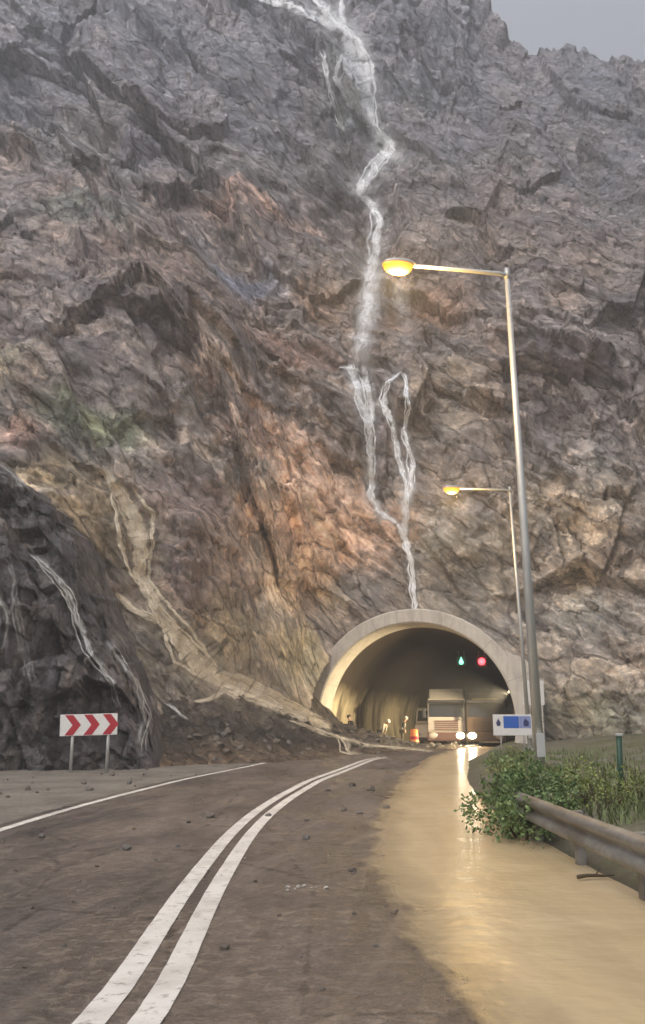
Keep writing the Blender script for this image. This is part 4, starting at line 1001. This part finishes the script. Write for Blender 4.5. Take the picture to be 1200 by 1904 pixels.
# ------------------------------------------------------------------ people at the tunnel mouth
SKIN = simple('skin', (.42, .26, .18), .55)
def skin_obj(name, verts, edges, rad, mat, parent=None, root=0, sub=1):
    me = bpy.data.meshes.new(name); me.from_pydata([Vector(v) for v in verts], edges, []); o = link(name, me, mat, parent)
    o.modifiers.new('skin', 'SKIN')
    if not me.skin_vertices: me.skin_vertices.new()
    for i, r in enumerate(rad):
        me.skin_vertices[0].data[i].radius = (r, r) if not isinstance(r, tuple) else r; me.skin_vertices[0].data[i].use_root = (i == root)
    s = o.modifiers.new('sub', 'SUBSURF'); s.levels = sub; s.render_levels = sub
    return o
def person(loc, rz, bend, arms, legs, label, jacket, trousers, hat, vest=None):
    """bend: forward lean in radians at the hip; faces local -y"""
    def up(h, side=0.0, fwd=0.0):            # a point h above the hips on the leaning trunk
        return Vector((side, -math.sin(bend) * h - math.cos(bend) * fwd, .92 + math.cos(bend) * h - math.sin(bend) * fwd))
    V, E, Rr = [], [], []
    def add(p, r, prev=None):
        V.append(Vector(p)); Rr.append(r)
        if prev is not None: E.append((prev, len(V) - 1))
        return len(V) - 1
    pel = add(up(0), (.15, .11)); wa = add(up(.22), (.135, .10), pel); ch = add(up(.42), (.165, .115), wa); nb = add(up(.54), .07, ch); nk = add(up(.61), .055, nb)
    h1 = add(up(.67, 0, .02), .085, nk); h2 = add(up(.76, 0, .02), .10, h1); h3_ = add(up(.84, 0, .01), .07, h2)
    nose = add(up(.73, 0, .13), .016, h2)
    arm_pts = {}; leg_pts = {}
    for s, (el, wr) in zip((-1, 1), arms):
        sh = add(up(.49, s * .19), .062, ch); e = add(up(*el), .043, sh); wri = add(up(*wr), .03, e)
        d = (V[wri] - V[e]).normalized(); pl = add(V[wri] + d * .06, (.038, .022), wri)
        sx = Vector((1, 0, 0))
        for k, ln in enumerate((.07, .08, .075, .06)):
            b = V[pl] + d * .035 + sx * (k - 1.5) * .018; f1 = add(b, .009, pl); add(b + d * ln * .55 + Vector((0, -.012, 0)), .008, f1); add(b + d * ln * .9 + Vector((0, -.035, 0)), .007, len(V) - 1)
        t1 = add(V[pl] - sx * s * .04 + Vector((0, -.02, 0)), .010, pl); add(V[t1] + d * .04 + Vector((0, -.015, 0)), .008, t1)
        arm_pts[s] = (V[sh], V[e], V[wri])
    for s, (kn, an) in zip((-1, 1), legs):
        hp = add((s * .1, 0, .88), .10, pel); k_ = add(kn, .065, hp); a_ = add(an, .042, k_); add(Vector(an) + Vector((0, -.15, -.05)), .035, a_)
        leg_pts[s] = (V[hp], Vector(kn), Vector(an))
    body = skin_obj('person', V, E, Rr, SKIN); body.location = loc; body.rotation_euler = (0, 0, rz); tag(body, label, 'person')
    # jacket
    JV = [up(-.04), up(.2), up(.42), up(.53)]; JE = [(0, 1), (1, 2), (2, 3)]; JR = [(.175, .135), (.16, .125), (.19, .14), (.085, .08)]
    for s in (-1, 1):
        a, b, c = arm_pts[s]; i = len(JV); JV += [a, b, b.lerp(c, .85)]; JE += [(2, i), (i, i + 1), (i + 1, i + 2)]; JR += [.08, .062, .05]
    skin_obj('jacket', JV, JE, JR, jacket, body)
    TV = [Vector((0, 0, .92))]; TE = []; TR_ = [(.17, .13)]
    for s in (-1, 1):
        a, b, c = leg_pts[s]; i = len(TV); TV += [a, b, b.lerp(c, .9)]; TE += [(0, i), (i, i + 1), (i + 1, i + 2)]; TR_ += [.118, .085, .07]
        bm = bmesh.new(); box(bm, c.x - .055, c.x + .055, c.y - .2, c.y + .08, c.z - .09, c.z + .06, .035); obj('boot', bm, M['black'], body)
    skin_obj('trousers', TV, TE, TR_, trousers, body)
    bm = bmesh.new(); bmesh.ops.create_uvsphere(bm, u_segments=16, v_segments=10, radius=.135)
    for v in bm.verts:
        if v.co.z < 0: v.co.z *= .12; v.co.y -= .02
    o = obj('helmet', bm, hat, body, True); o.location = up(.80, 0, .01); o.rotation_euler = (bend, 0, 0)
    if vest:
        skin_obj('vest', JV[:4], JE[:3], [(.185, .145), (.172, .135), (.2, .15), (.1, .09)], vest, body)
dk = simple('dark_cloth', (.03, .03, .028), .9); olive = simple('olive_cloth', (.07, .06, .035), .9); pale = simple('pale_cloth', (.36, .34, .29), .9)
hatd = simple('dark_helmet', (.05, .045, .035), .5); hatw = simple('white_helmet', (.5, .48, .42), .4)
stand = [((-.11, -.02, .5), (-.12, .03, .1)), ((.12, -.02, .5), (.13, .03, .1))]
crouch = [((-.16, -.1, .5), (-.2, .05, .1)), ((.16, -.14, .5), (.16, .0, .1))]
def zf(x, y): return max(0.0, float(fan_h(np.array([x]), np.array([y]))[0][0]))
def pl_(px, Y, top=.35):
    q = gl(px, Y); return Vector((q.x, q.y, min(top, zf(q.x, q.y)) + .02))
person(pl_(657, 54.4, .62), R(-60), .35, [((.26, -.24, .05), (.06, -.22, .2)), ((.28, .24, .1), (.1, .2, .25))], stand, 'person in dark clothes leaning forward nearest the left tunnel wall', dk, dk, hatd, None)
person(pl_(708, 56.5), R(60), .75, [((.3, -.22, .14), (.06, -.18, .26)), ((.3, .22, .14), (.08, .18, .26))], crouch, 'person in a white top and dark trousers bending low, middle of three workers', pale, dk, hatw)
person(pl_(749, 57.2), R(75), .3, [((.26, -.24, .05), (.06, -.22, .2)), ((.26, .24, .05), (.04, .2, .15))], stand, 'person in a dark jacket with pale vest standing beside the orange drum', dk, olive, hatw, pale)

# ------------------------------------------------------------------ loose stones and boulders
def stone_mesh(k, name):
    rng = random.Random(100 + k); bm = bmesh.new(); bmesh.ops.create_icosphere(bm, subdivisions=3, radius=.5)
    pl = [(Vector((rng.gauss(0, 1), rng.gauss(0, 1), rng.gauss(0, 1))).normalized(), rng.uniform(.26, .42)) for _ in range(11)]
    for v in bm.verts:
        for n, d in pl:
            e = v.co.dot(n) - d
            if e > 0: v.co -= n * e
        v.co *= 1 + rng.uniform(-.02, .02); v.co.z *= .75
    me = bpy.data.meshes.new(name); bm.to_mesh(me); bm.free(); return me
stone_m = [simple('brown_stone', (.15, .125, .10), .75, 0, .4, 6, bump=.5), simple('grey_stone', (.16, .145, .13), .75, 0, .4, 6, bump=.5), simple('pale_stone', (.5, .47, .42), .75, 0, .25, 6, bump=.5)]
SM = []
for k in range(9):
    me = stone_mesh(k, 'stone'); me.materials.append(stone_m[k % 3]); SM.append(me)
def stone(name, p, s, k, label, group, rng, cat='stone'):
    o = bpy.data.objects.new(name, SM[k]); C.objects.link(o); o.location = p; o.scale = (s * rng.uniform(.8, 1.4), s * rng.uniform(.8, 1.2), s); o.rotation_euler = (rng.uniform(-.3, .3), rng.uniform(-.3, .3), rng.uniform(0, 6.28))
    tag(o, label, cat, group)
rng = random.Random(12)
for (px, py, s) in [(78, 1558, .14), (235, 1580, .16), (418, 1765, .09), (475, 1640, .05), (387, 1520, .2), (570, 1560, .13), (570, 1527, .1), (500, 1518, .12), (520, 1703, .04), (330, 1575, .07), (655, 1620, .1), (712, 1595, .07), (690, 1470, .22), (640, 1508, .14), (668, 1514, .12), (720, 1505, .18), (148, 1640, .05), (137, 1678, .05), (250, 1542, .06), (350, 1530, .1), (290, 1600, .05), (60, 1690, .05), (210, 1690, .045), (120, 1760, .04), (45, 1800, .035), (600, 1840, .03), (700, 1760, .04), (560, 1780, .03), (660, 1700, .05), (735, 1700, .08), (30, 1620, .07), (180, 1612, .06), (610, 1470, .15), (655, 1462, .2)]:
    p = gnd(px, py); k = rng.choice((0, 3, 6, 1)); side = p.x - float(cxy(p.y)); stone('stone', (p.x, p.y, s * .18), s, k, ('tiny' if s < .06 else 'small' if s < .13 else 'fist sized') + (' brown' if k % 3 == 0 else ' grey') + ' stone lying ' + ('on the left lane' if side < -.5 else 'just right of the double line' if side < 1.5 else 'close to the flood water') + (' near the rubble' if p.y > 17 else ' in the foreground' if p.y < 9 else ' halfway along the road'), 'loose stones on the road', rng)
for k in range(46):
    y = rng.uniform(13, 31); x = float(cxy(np.array(y))) - rng.uniform(4.0, 8.5); sz = rng.choice((.05, .07, .1, .14, .2)); kk = rng.choice((0, 3, 6, 1, 4))
    if x < -8.9: continue
    stone('stone', (x, y, sz * .18), sz, kk, ('small' if sz < .09 else 'larger') + (' brown' if kk % 3 == 0 else ' grey') + ' stone on the gravel shoulder ' + ('near the chevron sign' if y > 24 else 'left of the edge line'), 'stones on the left shoulder', rng)
for (px, py) in [(534, 1652), (545, 1650), (556, 1651), (566, 1650), (575, 1653), (548, 1656), (608, 1646), (455, 1592)]:
    p = gnd(px, py); p += Vector((rng.uniform(-.06, .06), rng.uniform(-.2, .2), 0)); stone('stone', (p.x, p.y, .008), rng.uniform(.022, .052), rng.choice((2, 5, 8)), 'tiny white stone chip on the right lane of the road', 'white stone chips on the road', rng)
n_b = 0
while n_b < 110:
    x, y = rng.uniform(-8, 7.5), rng.uniform(32, 53); h, d = fan_h(np.array([x]), np.array([y]))
    if d[0] < -.3 or d[0] > 7: continue
    s = rng.choice((.1, .13, .17, .22, .28, .4)) * (1.0 if d[0] > .5 else .7)
    kk = rng.choice((0, 3, 6, 0, 3, 1, 4)); zone = 'at the road edge of the rubble' if d[0] < .8 else ('in the rubble left of the tunnel mouth' if x < 0 else 'in the rubble in front of the tunnel mouth')
    stone('boulder', (x, y, float(h[0]) + s * .12), s, kk, ('small' if s < .15 else 'medium' if s < .25 else 'large') + (' brown' if kk % 3 == 0 else ' grey') + ' rough boulder lying ' + zone, 'boulders in the rubble', rng, 'boulder'); n_b += 1

n_b = 0
while n_b < 90:
    px, py = rng.uniform(270, 590), rng.uniform(1265, 1415)
    if py < 1270 + (px - 400) * .38 or (px < 380 and py < 1330): continue
    h = hit(px, py, (mountain, rubble))
    if not h: continue
    p = CAM + ray(px, py) * h; s_ = rng.choice((.1, .13, .17, .21, .28, .4)); kk = rng.choice((0, 3, 6, 0, 3, 1, 4))
    stone('boulder', p + Vector((0, .1, 0)), s_, kk, ('small' if s_ < .15 else 'medium' if s_ < .25 else 'large') + (' brown' if kk % 3 == 0 else ' grey') + ' boulder stuck on the scree slope between outcrop and tunnel', 'boulders on the scree slope', rng, 'boulder'); n_b += 1

def twig(px, py, L, ang, label):
    p = gnd(px, py, .02); rg = random.Random(px); bm = bmesh.new()
    pts = [Vector((L * (t - .5), rg.uniform(-.03, .03), .02 + rg.uniform(0, .03))) for t in (0, .25, .5, .75, 1)]
    tube(bm, pts, [.022, .02, .017, .012, .006], 7)
    o = obj('branch', bm, M['stem'], None, True); o.location = p; o.rotation_euler = (0, 0, ang); tag(o, label, 'branch')
    bm = bmesh.new(); tube(bm, [pts[2], pts[2] + Vector((.12, .1, .05))], [.01, .004], 6); obj('side_twig', bm, M['stem'], o, True)
twig(1108, 1636, .42, .25, 'dark broken branch floating in the flood beside the guard rail')

# ------------------------------------------------------------------ haze
hm = bpy.data.materials.new('haze_air'); hm.use_nodes = True; hn = hm.node_tree; hn.nodes.remove(hn.nodes['Principled BSDF'])
pv = hn.nodes.new('ShaderNodeVolumePrincipled'); pv.inputs['Color'].default_value = (.86, .87, .9, 1); pv.inputs['Density'].default_value = 0.0033; pv.inputs['Anisotropy'].default_value = 0.2
hn.links.new(pv.outputs[0], hn.nodes['Material Output'].inputs['Volume'])
bm = bmesh.new(); box(bm, -520, 520, -320, 720, -1.2, 350); hz = obj('haze', bm, hm); hz['kind'] = 'stuff'
